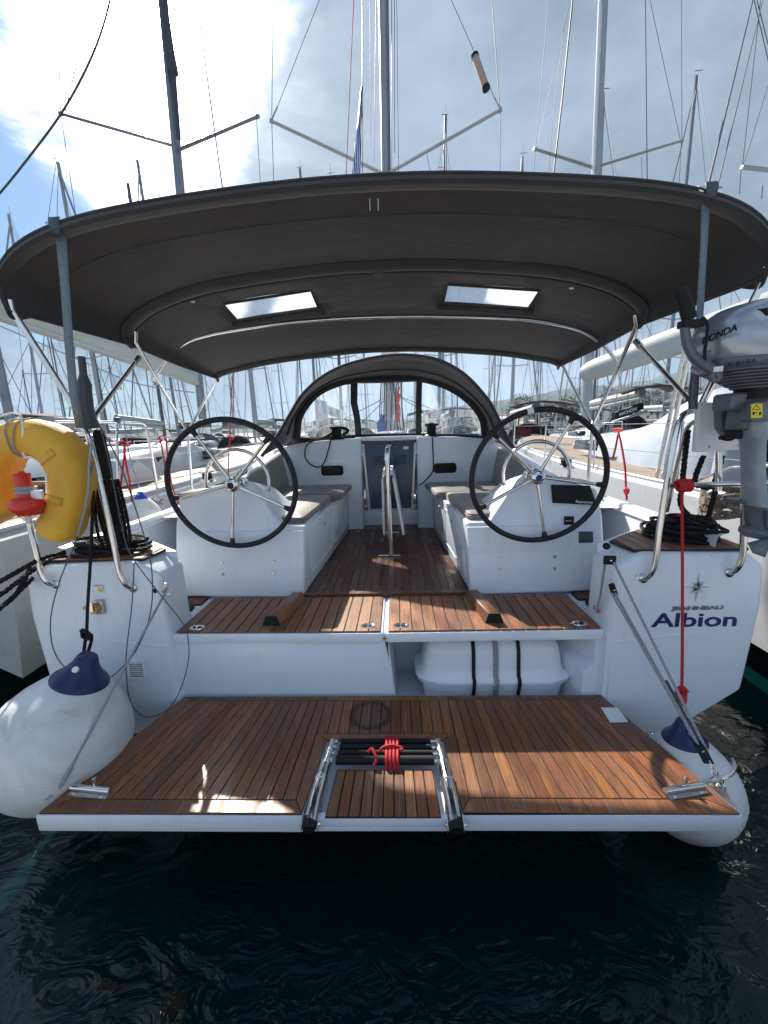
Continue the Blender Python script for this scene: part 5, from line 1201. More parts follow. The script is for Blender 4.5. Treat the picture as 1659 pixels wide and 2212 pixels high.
# ---- left neighbour
NL, rl_ = neighbour('neighbour_yacht', 'grey-white yacht with blond teak deck moored close on the left', -4.55, 1.15, 1.92, .93, 1.15, GREYH, BEIGE)
roof(-4.75, (3.9, 4.3, 5.2, 6.5, 8.0, 9.0), (1.02, 1.10, 1.12, 1.0, .75, .5), .98, (.06, .36, .42, .38, .25, .10), GREYH, NL)
for y0_, y1_ in ((4.7, 5.9), (6.2, 7.2)):
    MB().add([(-3.60, y0_, 1.12), (-3.66 , y1_, 1.10), (-3.70, y1_, 1.25), (-3.62, y0_, 1.28)], [(0, 1, 2, 3)]).build('cabin_window', WINDOW, NL, sol=.02)
MB().add([(-4.0, 3.2, 1.0), (-3.2, 3.2, 1.0), (-3.2, 3.6, 1.30), (-4.0, 3.6, 1.34), (-3.2, 4.1, 1.0), (-4.0, 4.1, 1.0)], [(0, 1, 2, 3), (1, 4, 2), (2, 4, 5, 3)]).build('cockpit_coaming', GREYH, NL)
MB().box((-3.55, 3.0, 1.1), (.5, .5, .22)).build('dark_cushion', GREYC, NL, bev=.05)
nl = MB()
c = at(240, 985, x=-3.3)
x0_ = -2.72
def NX(px, py, x=x0_): return at(px, py, x=x)
MB().tube([NX(120, 912), NX(202, 912), NX(246, 912.5), NX(300, 914), NX(312, 920), NX(318, 935), NX(340, 1053)], .0155, 10, k=4).build('push_rail', STEEL, NL)
MB().tube([NX(150, 1010), NX(219, 997), NX(331, 987)], .0125, 10).build('push_rail', STEEL, NL)
MB().tube([NX(252, 915), NX(256, 1060)], .013, 8).build('push_rail', STEEL, NL)
MB().tube([NX(212, 922), NX(214, 1070)], .013, 8).build('push_rail', STEEL, NL)
MB().box(NX(253, 908), (.05, .05, .06)).build('rail_clamp', GREYP, NL, bev=.01)
for p0, p1 in (((310, 916), (640, 925)), ((331, 988), (620, 950)), ((250, 1050), (520, 1010))):
    MB().tube([NX(*p0), NX(*p1)], .004, 5).build('guard_wire', WIRE, NL)
MB().tube([at(0, 925, x=-3.4), at(90, 935, x=-3.4), at(200, 940, x=-3.4), at(340, 945, x=-3.4), at(440, 946, x=-3.4)], .02, 8).build('rail_top', STEEL, NL)
o = at(322, 1098, x=-2.628); text('42LC', 'hull_lettering', ALUD, NL, o, (0, 1, .0), (0, 0, 1), .075, .001, .0005, 1.7, .2)
c = at(334, 1077, x=-2.628); MB().lathe([(.001, .01), (.03, .01), (.036, 0)], c, (1, 0, 0), 16).build('hull_badge', STEELB, NL)
# its mast, boom, spreaders
MY = at(437, 895, x=-4.6).y
def rig(par, base, p0, p1, k, r, mat, tips, wires, bm_, bmr, ymast, ysp, extra=()):
    a, b = at(*p0, y=ymast), at(*p1, y=ymast); t_ = a + (b - a) * k; a0 = at(*base, y=ymast)
    m = MB().grid([[p + Vector((r * .8 * math.cos(t * math.pi / 8), r * 1.2 * math.sin(t * math.pi / 8), 0)) for t in range(16)] for p in (a0, a, t_)], cv=True).build('mast', mat, par)
    for (ax, ay), (tx_, ty_) in tips:
        A_, B_ = at(ax, ay, y=ymast - .05), at(tx_, ty_, y=ysp); d = (B_ - A_).normalized()
        MB().grid([[p + Vector((0, w_ * math.cos(t * math.pi / 4), .02 * math.sin(t * math.pi / 4))) for t in range(8)] for p, w_ in ((A_, .06), (B_, .042))], cv=True).tube([B_ - d * .03, B_ + d * .04], .036, 8).build('spreader', mat, m)
    for P, rr_, mm in wires:
        MB().tube([at(q[0], q[1], y=ysp) for q in P], rr_, 6, k=4 if len(P) > 3 else 0).build('shroud', mm, m)
    return m
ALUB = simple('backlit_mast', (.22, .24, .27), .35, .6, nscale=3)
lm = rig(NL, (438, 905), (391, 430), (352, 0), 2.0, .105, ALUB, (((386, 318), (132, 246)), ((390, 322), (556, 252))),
    [([(123, 0), (131, 246)], .006, WIRE), ([(199, 0), (140, 244)], .006, WIRE), ([(132, 250), (166, 480)], .006, WIRE),
     ([(522, 0), (554, 248)], .006, WIRE), ([(467, 0), (549, 240)], .006, WIRE), ([(554, 256), (563, 404)], .006, WIRE), ([(425, 0), (452, 200), (482, 416)], .014, WIRE),
     ([(412, 0), (430, 150)], .005, WIRE), ([(445, 265), (460, 420)], .005, WIRE), ([(279, 60), (281, 130)], .004, WIRE), ([(293, 60), (296, 125)], .004, WIRE), ([(288, 350), (292, 440)], .005, WIRE), ([(301, 365), (304, 440)], .005, WIRE)],
    None, None, MY, MY - .5)
MB().tube([at(352, 0, y=MY - .2), at(366, 110, y=MY - .2), at(374, 158, y=MY - .2), at(377, 162, y=MY - .2)], [.08, .10, .11, .06], 8).tube([at(374, 162, y=MY - .2), at(386, 300, y=MY - .2)], [.06, .045], 8).build('furled_sail', DWIRE, lm)
tag(MB().tube([at(a, b, y=3.0) for a, b in ((-40, 455), (0, 417), (70, 330), (131, 247), (178, 165), (215, 80), (240, -10), (262, -120))], .009, 7, k=4).build('slack_line', DWIRE), 'dark slack line curving across the upper left sky in front of the spreader', 'rope')
yb0 = MY
a, b = at(425, 826, y=MY - .2), at(-60, 662, y=MY - 3.6)
BML = MB().tube([a, b], [.085, .085], 14); BML.build('boom', ALU, NL)
MB().tube([a + Vector((0, -.1, .10)), lerp(a, b, .5) + Vector((0, 0, .17)), b + Vector((0, 0, .2))], [.14, .19, .22], 14).build('boom_cover', CREAM, NL)
MB().tube([at(a_, b_, y=MY - 1.2) for a_, b_ in ((-10, 700), (200, 790), (300, 830), (420, 848))], .012, 6, k=3).build('reef_line', GROPE, NL)

# ---- right neighbour
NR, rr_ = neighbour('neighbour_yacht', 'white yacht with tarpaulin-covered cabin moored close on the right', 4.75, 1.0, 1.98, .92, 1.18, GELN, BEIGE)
MYR = at(1264, 900, x=4.9).y
rm = rig(NR, (1262, 915), (1287, 380), (1303, 0), 2.0, .11, ALU, (((1280, 361), (1156, 322)), ((1292, 359), (1472, 304))),
    [([(1185, 0), (1157, 322)], .006, WIRE), ([(1232, 0), (1160, 316)], .005, WIRE), ([(1157, 326), (1152, 374)], .006, WIRE), ([(1237, 0), (1215, 210), (1196, 376)], .016, DWIRE), ([(1226, 0), (1193, 270), (1185, 375)], .005, WIRE),
     ([(1394, 0), (1398, 392)], .010, DWIRE), ([(1404, 0), (1469, 300)], .005, WIRE), ([(1472, 0), (1473, 302)], .006, WIRE), ([(1472, 308), (1467, 396)], .006, WIRE), ([(1386, 340), (1387, 390)], .005, WIRE)],
    None, None, MYR, MYR - .5)
MB().tube([at(1296, 0, y=MYR - .13), at(1281, 380, y=MYR - .13)], .03, 8).build('mast_track', PVC, rm)
a, b = at(1262, 806, y=MYR - .2), at(1700, 655, y=MYR - 3.4)
MB().tube([a + Vector((0, 0, -.1)), b + Vector((0, 0, -.14))], .09, 12).build('boom', ALU, NR)
MB().tube([a, lerp(a, b, .08), lerp(a, b, .5), b], [.17, .24, .27, .29], 16).tube([a + Vector((0, -.05, .2)), b + Vector((0, -.05, .28))], .03, 8).build('boom_cover', CREAM, NR)
# tarpaulin over cabin and sprayhood
rows = []
for y, hw_, h in ((2.9, 1.10, .50), (3.05, 1.22, 1.02), (3.5, 1.28, 1.10), (4.1, 1.22, .98), (4.7, 1.15, .62), (5.8, 1.05, .48), (7.2, .85, .40), (8.4, .5, .25)):
    rows.append([Vector((4.75 + hw_ * x, y + .05 * noise.noise(Vector((x * 3, y, 0))), .98 + h * z_ + .05 * noise.noise(Vector((x * 4, y * 2, 3))))) for x, z_ in ((-1.12, 0), (-1.05, .35), (-.95, .7), (-.75, .93), (-.35, 1.0), (0, 1.02), (.35, 1.0), (.75, .93), (.95, .7), (1.05, .35), (1.12, 0))])
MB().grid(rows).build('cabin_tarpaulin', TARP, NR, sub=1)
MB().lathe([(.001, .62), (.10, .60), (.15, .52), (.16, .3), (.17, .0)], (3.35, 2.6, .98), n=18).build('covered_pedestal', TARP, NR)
for y_ in (3.2, 4.3):
    pass
MB().add([(3.33, 5.3, 1.14), (3.38, 6.3, 1.12), (3.42, 6.3, 1.28), (3.36, 5.3, 1.32)], [(0, 1, 2, 3)]).build('cabin_window', WINDOW, NR, sol=.015)
def RX(px, py, x=2.9): return at(px, py, x=x)
for q in (0, 1):
    MB().tube([RX(1407 + 13 * q, 1082), RX(1490 + 12 * q, 705)], .019, 10).build('gantry_pole', STEEL, NR)
guard(NR, [Vector((2.82, y_, .96)) for y_ in (1.3, 2.6, 4.3, 6.2, 8.2)])
MB().tube([RX(1480, 1115), RX(1500, 1040), RX(1580, 1010), RX(1680, 1005)], .014, 8).build('push_rail', STEEL, NR)
# ---- yachts beyond: spreader end at the far right
FRt = thing('neighbour_yacht', 'yacht beyond the right neighbour, of which the rigging shows at the picture edge', 'sailboat', (9.4, 4, WATER))
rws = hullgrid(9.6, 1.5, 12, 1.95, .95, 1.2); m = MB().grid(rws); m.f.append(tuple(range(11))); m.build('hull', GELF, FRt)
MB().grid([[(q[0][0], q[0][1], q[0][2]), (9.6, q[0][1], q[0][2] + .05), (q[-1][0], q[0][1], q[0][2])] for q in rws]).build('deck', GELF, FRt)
fm = MB().tube([Vector((9.6, 7.5, 1)), Vector((9.75, 7.5, 17))], .10, 12).build('mast', ALU, FRt)
MB().tube([at(1602, 361, y=7.0), Vector((9.7, 7.4, at(1602, 361, y=7.0).z - .25))], .035, 8).build('spreader', ALU, fm)
for P in ([(1617, 322), (1604, 358)], [(1604, 356), (1643, 0)], [(1617, 322), (1672, 140)], [(1601, 365), (1597, 420)], [(1635, 0), (1668, 130)], [(1629, 0), (1664, 150)], [(1648, 400), (1645, 430)]):
    MB().tube([at(*q, y=7.0) for q in P], .007, 6).build('shroud', WIRE, fm)
roof(9.6, (4.0, 4.5, 6, 8), (1.0, 1.1, 1.0, .7), 1.0, (.1, .45, .42, .2), GELF, FRt)
# dark-hulled yacht beyond the left neighbour, with a grey rounded canopy
FL = thing('neighbour_yacht', 'navy-windowed yacht with rounded grey canopy beyond the left neighbour', 'sailboat', (-9, 5, WATER))
rws = hullgrid(-9.2, 2.2, 12.5, 2.0, 1.0, 1.3); m = MB().grid(rws); m.f.append(tuple(range(11))); m.build('hull', GELF, FL)
MB().grid([[(q[0][0], q[0][1], q[0][2]), (-9.2, q[0][1], q[0][2] + .05), (q[-1][0], q[0][1], q[0][2])] for q in rws]).build('deck', GELF, FL)
MB().add([(-7.17, 5.0, .45), (-7.17, 9.5, .55), (-7.19, 9.5, .85), (-7.18, 5.0, .78)], [(0, 1, 2, 3)]).build('hull_window', NAVY, FL, sol=.02)
roof(-9.2, (5.6, 6.0, 7.5, 9.5, 11), (1.15, 1.2, 1.15, .9, .5), 1.05, (.1, .45, .45, .3, .1), GELF, FL)
rows = []
for y, k_ in ((4.3, .75), (4.6, .93), (5.2, 1.0), (5.9, .85), (6.4, .4)):
    rows.append([Vector((-9.3 + 1.35 * math.cos(R(a)) * k_, y, 1.05 + 1.15 * math.sin(R(a)) * k_)) for a in range(0, 181, 15)])
MB().grid(rows).build('canopy', GREYC, FL, sol=.02)
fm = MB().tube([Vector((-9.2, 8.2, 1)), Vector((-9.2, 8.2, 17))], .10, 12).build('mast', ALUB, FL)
MB().tube([Vector((-9.9, 7.9, 6.1)), Vector((-9.2, 8.2, 6.0)), Vector((-8.4, 7.9, 6.1))], .03, 6).build('spreader', ALUB, fm)
MB().tube([Vector((-9.2, 8.0, 2.6)), Vector((-9.25, 3.9, 2.8))], .08, 10).build('boom', ALU, FL)

# furled courtesy flag beside our mast
fg = thing('furled_flag', 'furled blue and white striped flag hanging left of the central mast', 'flag', at(772, 385, y=6.0))
rows = []
for i in range(12):
    t = i / 11; c = at(lerp(782, 770, t), lerp(186, 392, t), y=6.0); w_ = lerp(.02, .075, t)
    rows.append([c + Vector((w_ * u_, .03 * math.sin(u_ * 5 + t * 4), 0)) for u_ in (-1, -.5, 0, .4, .8)])
fm_ = Mt('striped_flag'); v = fm_.coord((1, 0, 0)); wv = fm_.new('ShaderNodeTexWave'); wv.inputs['Scale'].default_value = 9; fm_.l.new(v.outputs[0], wv.inputs[0])
fm_.l.new(fm_.ramp(wv.outputs[0], [(.45, (.02, .10, .45)), (.55, (.75, .78, .8))]), fm_.b.inputs['Base Color']); FLAG = fm_.m
MB().grid(rows).build('flag_cloth', FLAG, fg, sol=.006); MB().tube([at(783, 183, y=6.0), at(783, 392, y=6.0)], .007, 6).build('hoist', DWIRE, fg)

# ================================================================ MARINA BEHIND
def far_boat(kind):
    """local: stern at y=0, centre x=0, water z=0"""
    hm = [GELF, GELF, NAVY, GREYH][kind]; o = bpy.data.objects.new('moored_yacht', None); C.objects.link(o)
    Lh = [11, 12.5, 12, 10][kind]; hw = Lh * .16
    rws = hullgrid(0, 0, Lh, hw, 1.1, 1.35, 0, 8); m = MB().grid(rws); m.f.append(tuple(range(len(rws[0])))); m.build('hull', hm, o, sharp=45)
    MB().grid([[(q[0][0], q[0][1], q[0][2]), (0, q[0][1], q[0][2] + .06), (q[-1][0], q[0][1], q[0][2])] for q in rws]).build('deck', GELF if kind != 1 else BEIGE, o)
    k = Lh / 12
    rf_ = roof(0, (3.4 * k, 3.8 * k, 5.5 * k, 7.5 * k, 9 * k), (1.1 * k, 1.2 * k, 1.1 * k, .85 * k, .5 * k), 1.15, (.1, .5, .48, .3, .1), GELF, o)
    for s in (-1, 1): MB().add([(s * 1.27 * k, 4.4 * k, 1.35), (s * 1.18 * k, 6.6 * k, 1.33), (s * 1.13 * k, 6.6 * k, 1.48), (s * 1.22 * k, 4.4 * k, 1.52)], [(0, 1, 2, 3)]).build('cabin_window', WINDOW, rf_, sol=.02)
    hood = [CANVAS, BLUEC, GREYC, CANVAS][kind]
    MB().grid([[Vector((1.15 * k * math.cos(R(a)) * q, y * k, 1.3 + .85 * math.sin(R(a)) * q)) for a in range(0, 181, 20)] for y, q in ((2.9, .95), (3.3, 1.0), (3.8, .75), (4.1, .35))]).build('sprayhood', hood, o, sol=.02)
    if kind in (0, 2):
        MB().grid([[Vector((x * k, y * k, 3.05 - .10 * x * x - (.12 if y == .6 else 0))) for x in (-1.5, -.9, 0, .9, 1.5)] for y in (.6, 1.0, 2.4)]).build('bimini', hood, o, sol=.02)
        for s in (-1, 1): MB().tube([(s * 1.5 * k, 1.0 * k, 2.8), (s * 1.6 * k, 1.7 * k, 1.3), (s * 1.5 * k, 2.4 * k, 2.8)], .02, 6).build('bimini_leg', STEELB, o)
    H = Lh * 1.36; my = Lh * .55
    ms_ = MB().tube([(0, my, 1.2), (0, my + .1, H)], [.095, .075], 8).build('mast', [ALU, ALU, ALUB, ALUD][kind], o)
    for z_, w_ in ((H * .40, 1.15 * k), (H * .68, .85 * k)):
        MB().tube([(-w_, my - .3, z_ + .1), (0, my, z_), (w_, my - .3, z_ + .1)], .028, 5).build('spreader', ALU, ms_)
    w_ = 1.15 * k
    for s in (-1, 1):
        MB().tube([(s * hw * .9, my - .2, 1.3), (s * w_, my - .3, H * .40 + .1), (s * .85 * k, my - .3, H * .68 + .1), (0, my, H * .97)], .011, 4).build('shroud', WIRE, ms_)
        MB().tube([(s * hw * .75, .3, 1.3), (0, my * .45, H * .42), (0, my, H)], .010, 4).build('backstay', WIRE, ms_)
    MB().tube([(0, Lh - .3, 1.5), (0, my + .15, H * .96)], .05 if kind != 2 else .035, 6).build('furled_genoa', [CREAM, BLUEC, GROPE, CREAM][kind], ms_)
    MB().tube([(0, my - .1, 2.5), (0, my * .25, 2.65)], .08, 8).tube([(0, my - .15, 2.72), (0, my * .28, 2.82)], .15, 8).build('boom', [CREAM, BLUEC, GREYC, CREAM][kind], ms_)
    for s in (-1, 1):
        MB().tube([(s * hw * .9, .1, 1.2), (s * hw * .9, .1, 1.8), (s * hw * .95, 1.6, 1.8), (s * hw * .95, 1.6, 1.2)], .018, 6).tube([(s * hw * .95, 1.6, 1.8), (s * hw * .97, 5, 1.85), (s * hw * .6, 9 * k, 1.95), (s * .3, Lh - .3, 2.0)], .009, 5).tube([(s * hw * .97, 5, 1.2), (s * hw * .97, 5, 1.85)], .014, 5).build('rail', STEEL, o)
    MB().tube([(0, my, H), (0, my, H + .5)], .008, 4).tube([(-.15, my, H + .12), (.2, my, H + .12)], .012, 4).build('masthead_vane', DWIRE, ms_)
    return o
def copy_tree(o, parent=None):
    c = o.copy(); C.objects.link(c)
    if parent is not None: c.parent = parent
    for ch in list(o.children): copy_tree(ch, c)
    return c
protos = [far_boat(i) for i in range(4)]
KD = ['white yacht with taupe canopy', 'white yacht with blue boom cover', 'dark-hulled yacht with grey canopy', 'grey-hulled yacht with black mast']
used = [False] * 4; spots = []
rnd = random.Random(11)
for row, (yy, x0, x1, dx) in enumerate([(15.5, -27, 27, 4.7), (30, -46, 48, 5.4), (47, -68, 56, 5.9), (70, -90, 60, 7.4)]):
    x = x0
    while x < x1:
        spots.append((x + rnd.uniform(-.5, .5), yy + rnd.uniform(-1.2, 1.2), row)); x += dx * rnd.uniform(.88, 1.12)
for x, y_ in ((14.5, 2.0), (-14.2, 2.8), (19.2, 1.5), (-19.0, 3.2), (24, 2), (-24, 3)): spots.append((x, y_, 4))
spots = [q for q in spots if abs(q[0] - .1 - .04 * -q[1]) < .97 * (q[1] + (8 if q[2] == 4 else 5))]
ORD = 'first second third fourth fifth sixth seventh eighth ninth tenth eleventh twelfth thirteenth fourteenth fifteenth sixteenth seventeenth eighteenth nineteenth twentieth'.split() + ['twenty-' + q for q in 'first second third fourth fifth sixth'.split()]
RN = ['nearest row ahead', 'second row ahead', 'third row ahead', 'farthest row', 'row alongside us']
byrow = {}
for s_ in spots: byrow.setdefault(s_[2], []).append(s_)
for row, lst in byrow.items():
    lst.sort()
    for i, (x, y_, _) in enumerate(lst):
        k = rnd.choice([0, 0, 0, 0, 1, 2, 3, 3])
        o = copy_tree(protos[k]) if used[k] else protos[k]; used[k] = True
        o.location = (x, y_, WATER); o.scale = (1, 1, 1) if row > 3 else ((1,) * 3); s_ = rnd.uniform(.86, 1.12); o.scale = (s_, s_, s_ * rnd.uniform(.92, 1.1))
        o.rotation_euler = (R(rnd.uniform(-1.2, 1.2)), R(rnd.uniform(-1.5, 1.5)), R(rnd.uniform(-3, 3)) + (math.pi if row in (1, 3) else 0))
        side = 'left' if x < -2 else ('right' if x > 2 else 'centre')
        o['category'] = 'sailboat'
        o['group'] = 'yachts moored in the %s' % RN[row]
        o['label'] = '%s, %s from the left in %s' % (KD[k], ORD[i], RN[row])
# striped flags flying among the masts
for i, (px, py, yy, lab) in enumerate(((790, 845, 27, 'right of the sprayhood top'), )): pass
def flag(px, py, yy, w_, h_, mat, label, wid=1):
    p = at(px, py, y=yy); rws = [[p + Vector((w_ * u, .12 * w_ * math.sin(u * 7), -h_ * v_ - .25 * w_ * u)) for u in (0, .2, .4, .6, .8, 1)] for v_ in (0, .5, 1)]
    f = thing('flag', label, 'flag', p + Vector((0, 0, -h_)), 'flags on far rigging'); MB().grid(rws).build('flag_cloth', mat, f, sol=.01)
    MB().tube([p + Vector((0, 0, .3)), p + Vector((0, 0, -h_ - 2.0))], .012, 5).build('flag_line', WIRE, f)
flag(1001, 845, 22, .55, .8, FLAG, 'blue-white striped flag just left of the central mast gap')if 0 else None
flag(1004, 860, 24, .8, .55, PVC, 'white flag seen just left of the right wheel')
flag(1305, 835, 20, .6, .9, FLAG, 'blue-white striped flag above the right wheel near the right boom')
flag(1258, 882, 34, 1.2, .8, PVC, 'pale flag flying over the right wheel rim before the hill')
flag(1283, 905, 30, .9, 1.0, FLAG, 'blue-white striped flag just over the top right of the right wheel')
flag(680, 862, 26, .8, 1.3, FLAG, 'blue-white striped flag left of the sprayhood')
flag(237, 808, 14, .35, .5, PVC, 'small white pennant on a line behind the left frame tubes')
flag(1108, 918, 18, .9, .4, simple('dark_red_cloth', (.12, .01, .012), .8), 'red banner behind the top of the right wheel', 1)
# dark boom cover with letters on a yacht at the right
bc = thing('lettered_boom', 'black boom cover with white letters among the boats before the palms', 'boom', at(1375, 895, y=16) - Vector((0, 0, 1)))
p0, p1 = at(1330, 905, y=16), at(1388, 872, y=15)
m = MB().prism([at(1328, 890, y=16), at(1392, 868, y=15), at(1392, 884, y=15), at(1328, 908, y=16)], (0, .25, 0)).build('cover', BLACK, bc, bev=.05)
o_, e2_ = at(1336, 899, y=15.85), at(1370, 887, y=15.3); text('ARCHON', 'letters', WHITEP, bc, o_ + Vector((0, -.06, 0)), e2_ - o_, (0, 0, 1), .17, .004, .002, 1.0)
MB().tube([at(1322, 912, y=16), at(1398, 888, y=15)], .06, 8).build('boom', ALU, bc); MB().tube([at(1322, 912, y=16), Vector((at(1322, 912, y=16).x, 16.2, WATER + .8))], .07, 8).build('mast_stump', ALU, bc)

# ---- ground, water, shore, hills
wt = Mt('harbour_water'); v = wt.coord()
wt.b.inputs['Base Color'].default_value = (.0008, .0125, .0122, 1); wt.b.inputs['Roughness'].default_value = .035; wt.b.inputs['IOR'].default_value = 1.333
n1 = wt.noise(v, 1.3, 2, .5, .8); n2 = wt.noise(wt.coord((1, 1.7, 1)), 4.2, 3, .5, 1.4); n3 = wt.noise(wt.coord((.25, .25, 1)), .8, 3, .6, .5)
pa = wt.new('ShaderNodeMath', operation='MULTIPLY'); wt.l.new(n2, pa.inputs[0]); wt.l.new(wt.rng(n3, .35, .65, .08, .55), pa.inputs[1])
s1 = wt.new('ShaderNodeMath', operation='ADD'); wt.l.new(n1, s1.inputs[0]); wt.l.new(pa.outputs[0], s1.inputs[1])
wt.bump(s1.outputs[0], .30, .14)
wm_ = MB()
wm_.add([(-4000, -600, WATER), (4000, -600, WATER), (4000, 5200, WATER), (-4000, 5200, WATER)], [(0, 1, 2, 3)])
struct(wm_.build('water', wt.m))
struct(MB().box((0, 0, -7.2), (8000, 12000, .2)).build('seabed', CONC))
struct(MB().box((0, -6.3, -.45), (90, 10.2, 1.1)).build('quay', CONC, bev=.03))
bw = MB()
for i in range(60):
    pass
struct(MB().prism([(-700, 210, WATER), (260, 190, WATER), (260, 196, 1.6), (-700, 216, 1.3)], (0, 14, 0)).build('breakwater', CONC))
ld = Mt('hill_scrub'); v = ld.coord(); h = ld.noise(v, .02, 9, .7); h2 = ld.noise(v, .12, 6, .7)
mxh = ld.new('ShaderNodeMath', operation='MULTIPLY_ADD'); mxh.inputs[1].default_value = .5; ld.l.new(h2, mxh.inputs[0]); ld.l.new(h, mxh.inputs[2])
ld.l.new(ld.ramp(mxh.outputs[0], [(.55, (.016, .028, .018)), (.75, (.038, .050, .030)), (.95, (.08, .075, .05))]), ld.b.inputs['Base Color']); ld.b.inputs['Roughness'].default_value = .95
RG = [(-1500, 30), (-700, 34), (-200, 30), (60, 36), (180, 60), (300, 82), (420, 96), (520, 108), (640, 124), (800, 120), (1000, 150), (1300, 190), (1800, 160)]
def ridge(x):
    for (a, ha), (b, hb__) in zip(RG, RG[1:]):
        if a <= x <= b: return lerp(ha, hb__, (x - a) / (b - a))
    return 20
rows = []
for j in range(26):
    t = j / 25; r_ = []
    for i in range(120):
        x = -1500 + 3300 * i / 119; hh = ridge(x) * math.sin(min(1, t * 1.45) * math.pi / 2) ** 1.3
        hh *= 1 + .22 * noise.noise(Vector((x * .006, t * 4, 1.5))) + .10 * noise.noise(Vector((x * .022, t * 11, 4))); r_.append((x, 950 + 750 * t, WATER - 1 + hh))
    rows.append(r_)
hl = MB().grid(rows).build('hills', ld.m); struct(hl)
lnd = MB().grid([[(x, y, z) for x in (30, 60, 120, 400, 900)] for y, z in ((96, WATER - .5), (99, .6), (400, 3), (960, 5))]); struct(lnd.build('shore', CONC if 0 else ld.m))

# trees on the shore at the right
fo = Mt('foliage'); oi = fo.new('ShaderNodeObjectInfo'); v = fo.coord(); h = fo.noise(v, .9, 5, .7)
fo.l.new(fo.ramp(h, [(.3, (.016, .030, .010)), (.55, (.040, .065, .018)), (.8, (.085, .110, .035))]), fo.b.inputs['Base Color']); fo.b.inputs['Roughness'].default_value = .6
FOL = fo.m; BARK = simple('bark', (.09, .07, .05), .9, nscale=6, bump=.5)
def tree_round(c, H, W):
    t = thing('tree', '', 'tree', c); c = Vector(c)
    tr = MB().tube([c, c + Vector((.2, 0, H * .3)), c + Vector((-.1, .1, H * .6))], [.28, .22, .12], 8)
    for k in range(5):
        a = rnd.uniform(0, 6.28); tr.tube([c + Vector((0, 0, H * .3)), c + Vector((W * .3 * math.cos(a), W * .3 * math.sin(a), H * rnd.uniform(.55, .75)))], [.12, .05], 6)
    tr.build('trunk', BARK, t)
    cr = MB(); cl = [(Vector((rnd.gauss(0, W * .24), rnd.gauss(0, W * .24), H * rnd.uniform(.42, .92))), rnd.uniform(.16, .30) * W) for _ in range(14)]
    for _ in range(1500):
        q, r_ = rnd.choice(cl); d = Vector((rnd.gauss(0, 1), rnd.gauss(0, 1), rnd.gauss(0, .8))).normalized(); p = c + q + d * r_ * rnd.uniform(.6, 1.05)
        a = Vector((rnd.gauss(0, 1), rnd.gauss(0, 1), rnd.gauss(0, 1))).normalized(); b = a.orthogonal().normalized(); s_ = rnd.uniform(.14, .32)
        cr.add([p - a * s_, p + b * s_ * .6, p + a * s_, p - b * s_ * .6], [(0, 1, 2, 3)])
    cr.build('crown', FOL, t); return t
def palm(c, H):
    t = thing('palm_tree', '', 'tree', c); c = Vector(c)
    MB().tube([c, c + Vector((.2, 0, H * .5)), c + Vector((.1, 0, H))], [.3, .22, .25], 8).build('trunk', BARK, t)
    cr = MB(); tp = c + Vector((.1, 0, H))
    for k in range(34):
        a = rnd.uniform(0, 6.28); e = rnd.uniform(-.3, 1.2); l_ = rnd.uniform(2.2, 3.2); d = Vector((math.cos(a), math.sin(a), 0)); sd__ = Vector((-d.y, d.x, 0))
        P = [tp + d * l_ * q * math.cos(e) + Vector((0, 0, l_ * (math.sin(e) * q - .55 * q * q))) for q in (0, .25, .5, .75, 1)]
        for i in range(14):
            q = .15 + .85 * i / 13; k0 = min(3, int(q * 4)); p = lerp(P[k0], P[k0 + 1], q * 4 - k0)
            for s in (-1, 1): cr.add([p, p + d * .10, p + sd__ * s * .55 * (1.1 - q * .6) + d * .25 + Vector((0, 0, -.22))], [(0, 1, 2)])
    cr.build('crown', FOL, t); return t
TL = []
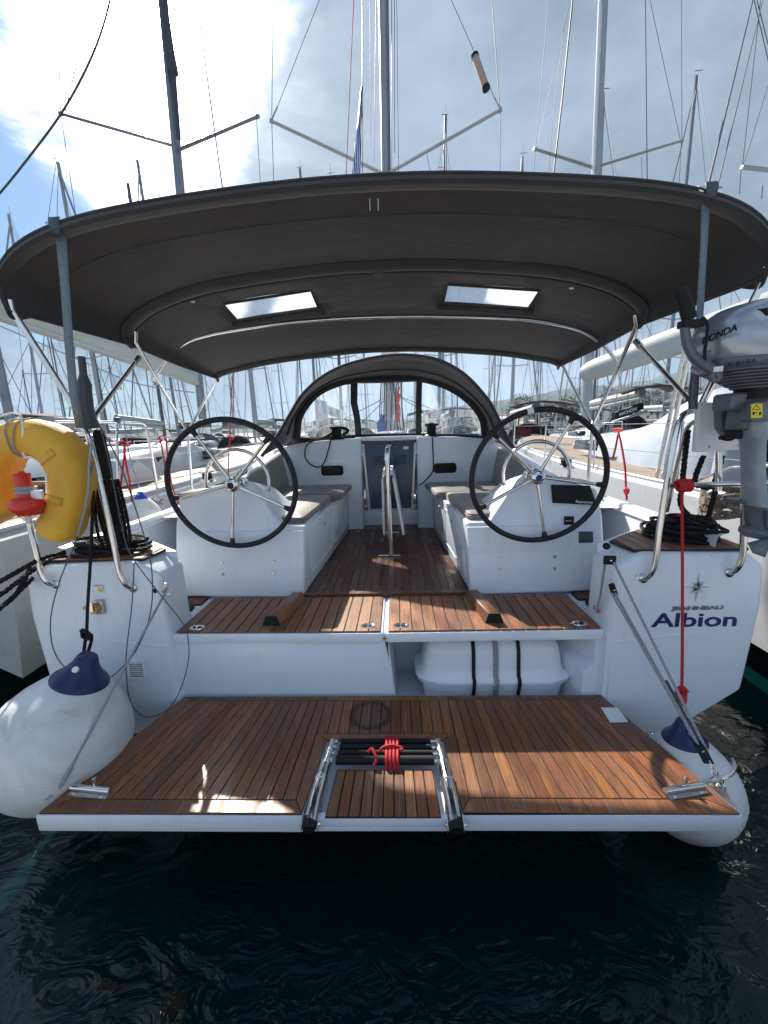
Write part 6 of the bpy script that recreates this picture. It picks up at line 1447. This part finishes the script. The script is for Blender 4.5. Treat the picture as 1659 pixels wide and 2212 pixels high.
for i in range(20):
    px = 1112 + i * 26 + rnd.uniform(-8, 8); yy = rnd.uniform(100, 128); p = at(px, 905, y=yy); p.z = .6
    if i % 5 in (1, 3): t = palm(p, rnd.uniform(5.5, 9.0)); kd = 'palm tree with drooping fronds'
    else: t = tree_round(p, rnd.uniform(6, 10.5), rnd.uniform(6, 9)); kd = 'dense dark green broadleaf tree'
    TL.append((p.x / p.y, t, kd))
TL.sort(key=lambda q: q[0]); np_ = {}
for _, t, kd in TL: np_[kd] = np_.get(kd, 0) + 1
ct = {}
for i, (_, t, kd) in enumerate(TL):
    k = ct.get(kd, 0); ct[kd] = k + 1
    t['label'] = '%s, %s from the left on the far right shore' % (kd, ORD[k]); t['group'] = 'trees on the far right shore'
# houses on the shore
for i, (px, yy, w_, h_) in enumerate(((1150, 150, 9, 5), (1205, 170, 12, 6), (985, 260, 14, 7), (1070, 240, 12, 6))):
    p = at(px, 905, y=yy); hs_ = thing('house', ['small plastered house low on the shore behind the right wheel', 'wide plastered house near the trees behind the right wheel', 'pale house far off beyond the breakwater, right of the mast', 'pale house on the shore seen over the sprayhood\'s right end'][i], 'house', (p.x, yy, 0))
    MB().box((p.x, yy, h_ / 2), (w_, 8, h_)).build('wall', HOUSE, hs_)
    MB().prism([(p.x - w_ / 2 - .4, yy - 4.4, h_), (p.x + w_ / 2 + .4, yy - 4.4, h_), (p.x + w_ / 2 + .4, yy, h_ + 2), (p.x - w_ / 2 - .4, yy, h_ + 2)], (0, 4.4, -.9)).build('roof', simple('roof_tile_%d' % i, (.30, .12, .07), .8), hs_)
    for k in range(int(w_ // 3)):
        MB().box((p.x - w_ / 2 + 1.6 + k * 3, yy - 4.02, h_ * .55), (1.0, .08, 1.3)).build('window', WINDOW, hs_)

# ---- air
hz = bpy.data.materials.new('haze'); hz.use_nodes = True; n_ = hz.node_tree.nodes; n_.clear()
pv = n_.new('ShaderNodeVolumePrincipled'); pv.inputs['Color'].default_value = (.62, .82, 1.0, 1); pv.inputs['Density'].default_value = .00032; pv.inputs['Anisotropy'].default_value = .0
ot = n_.new('ShaderNodeOutputMaterial'); hz.node_tree.links.new(pv.outputs[0], ot.inputs['Volume'])
hb = MB().box((0, 2300, 120), (8200, 12400, 256)).build('haze', hz); hb['kind'] = 'stuff'
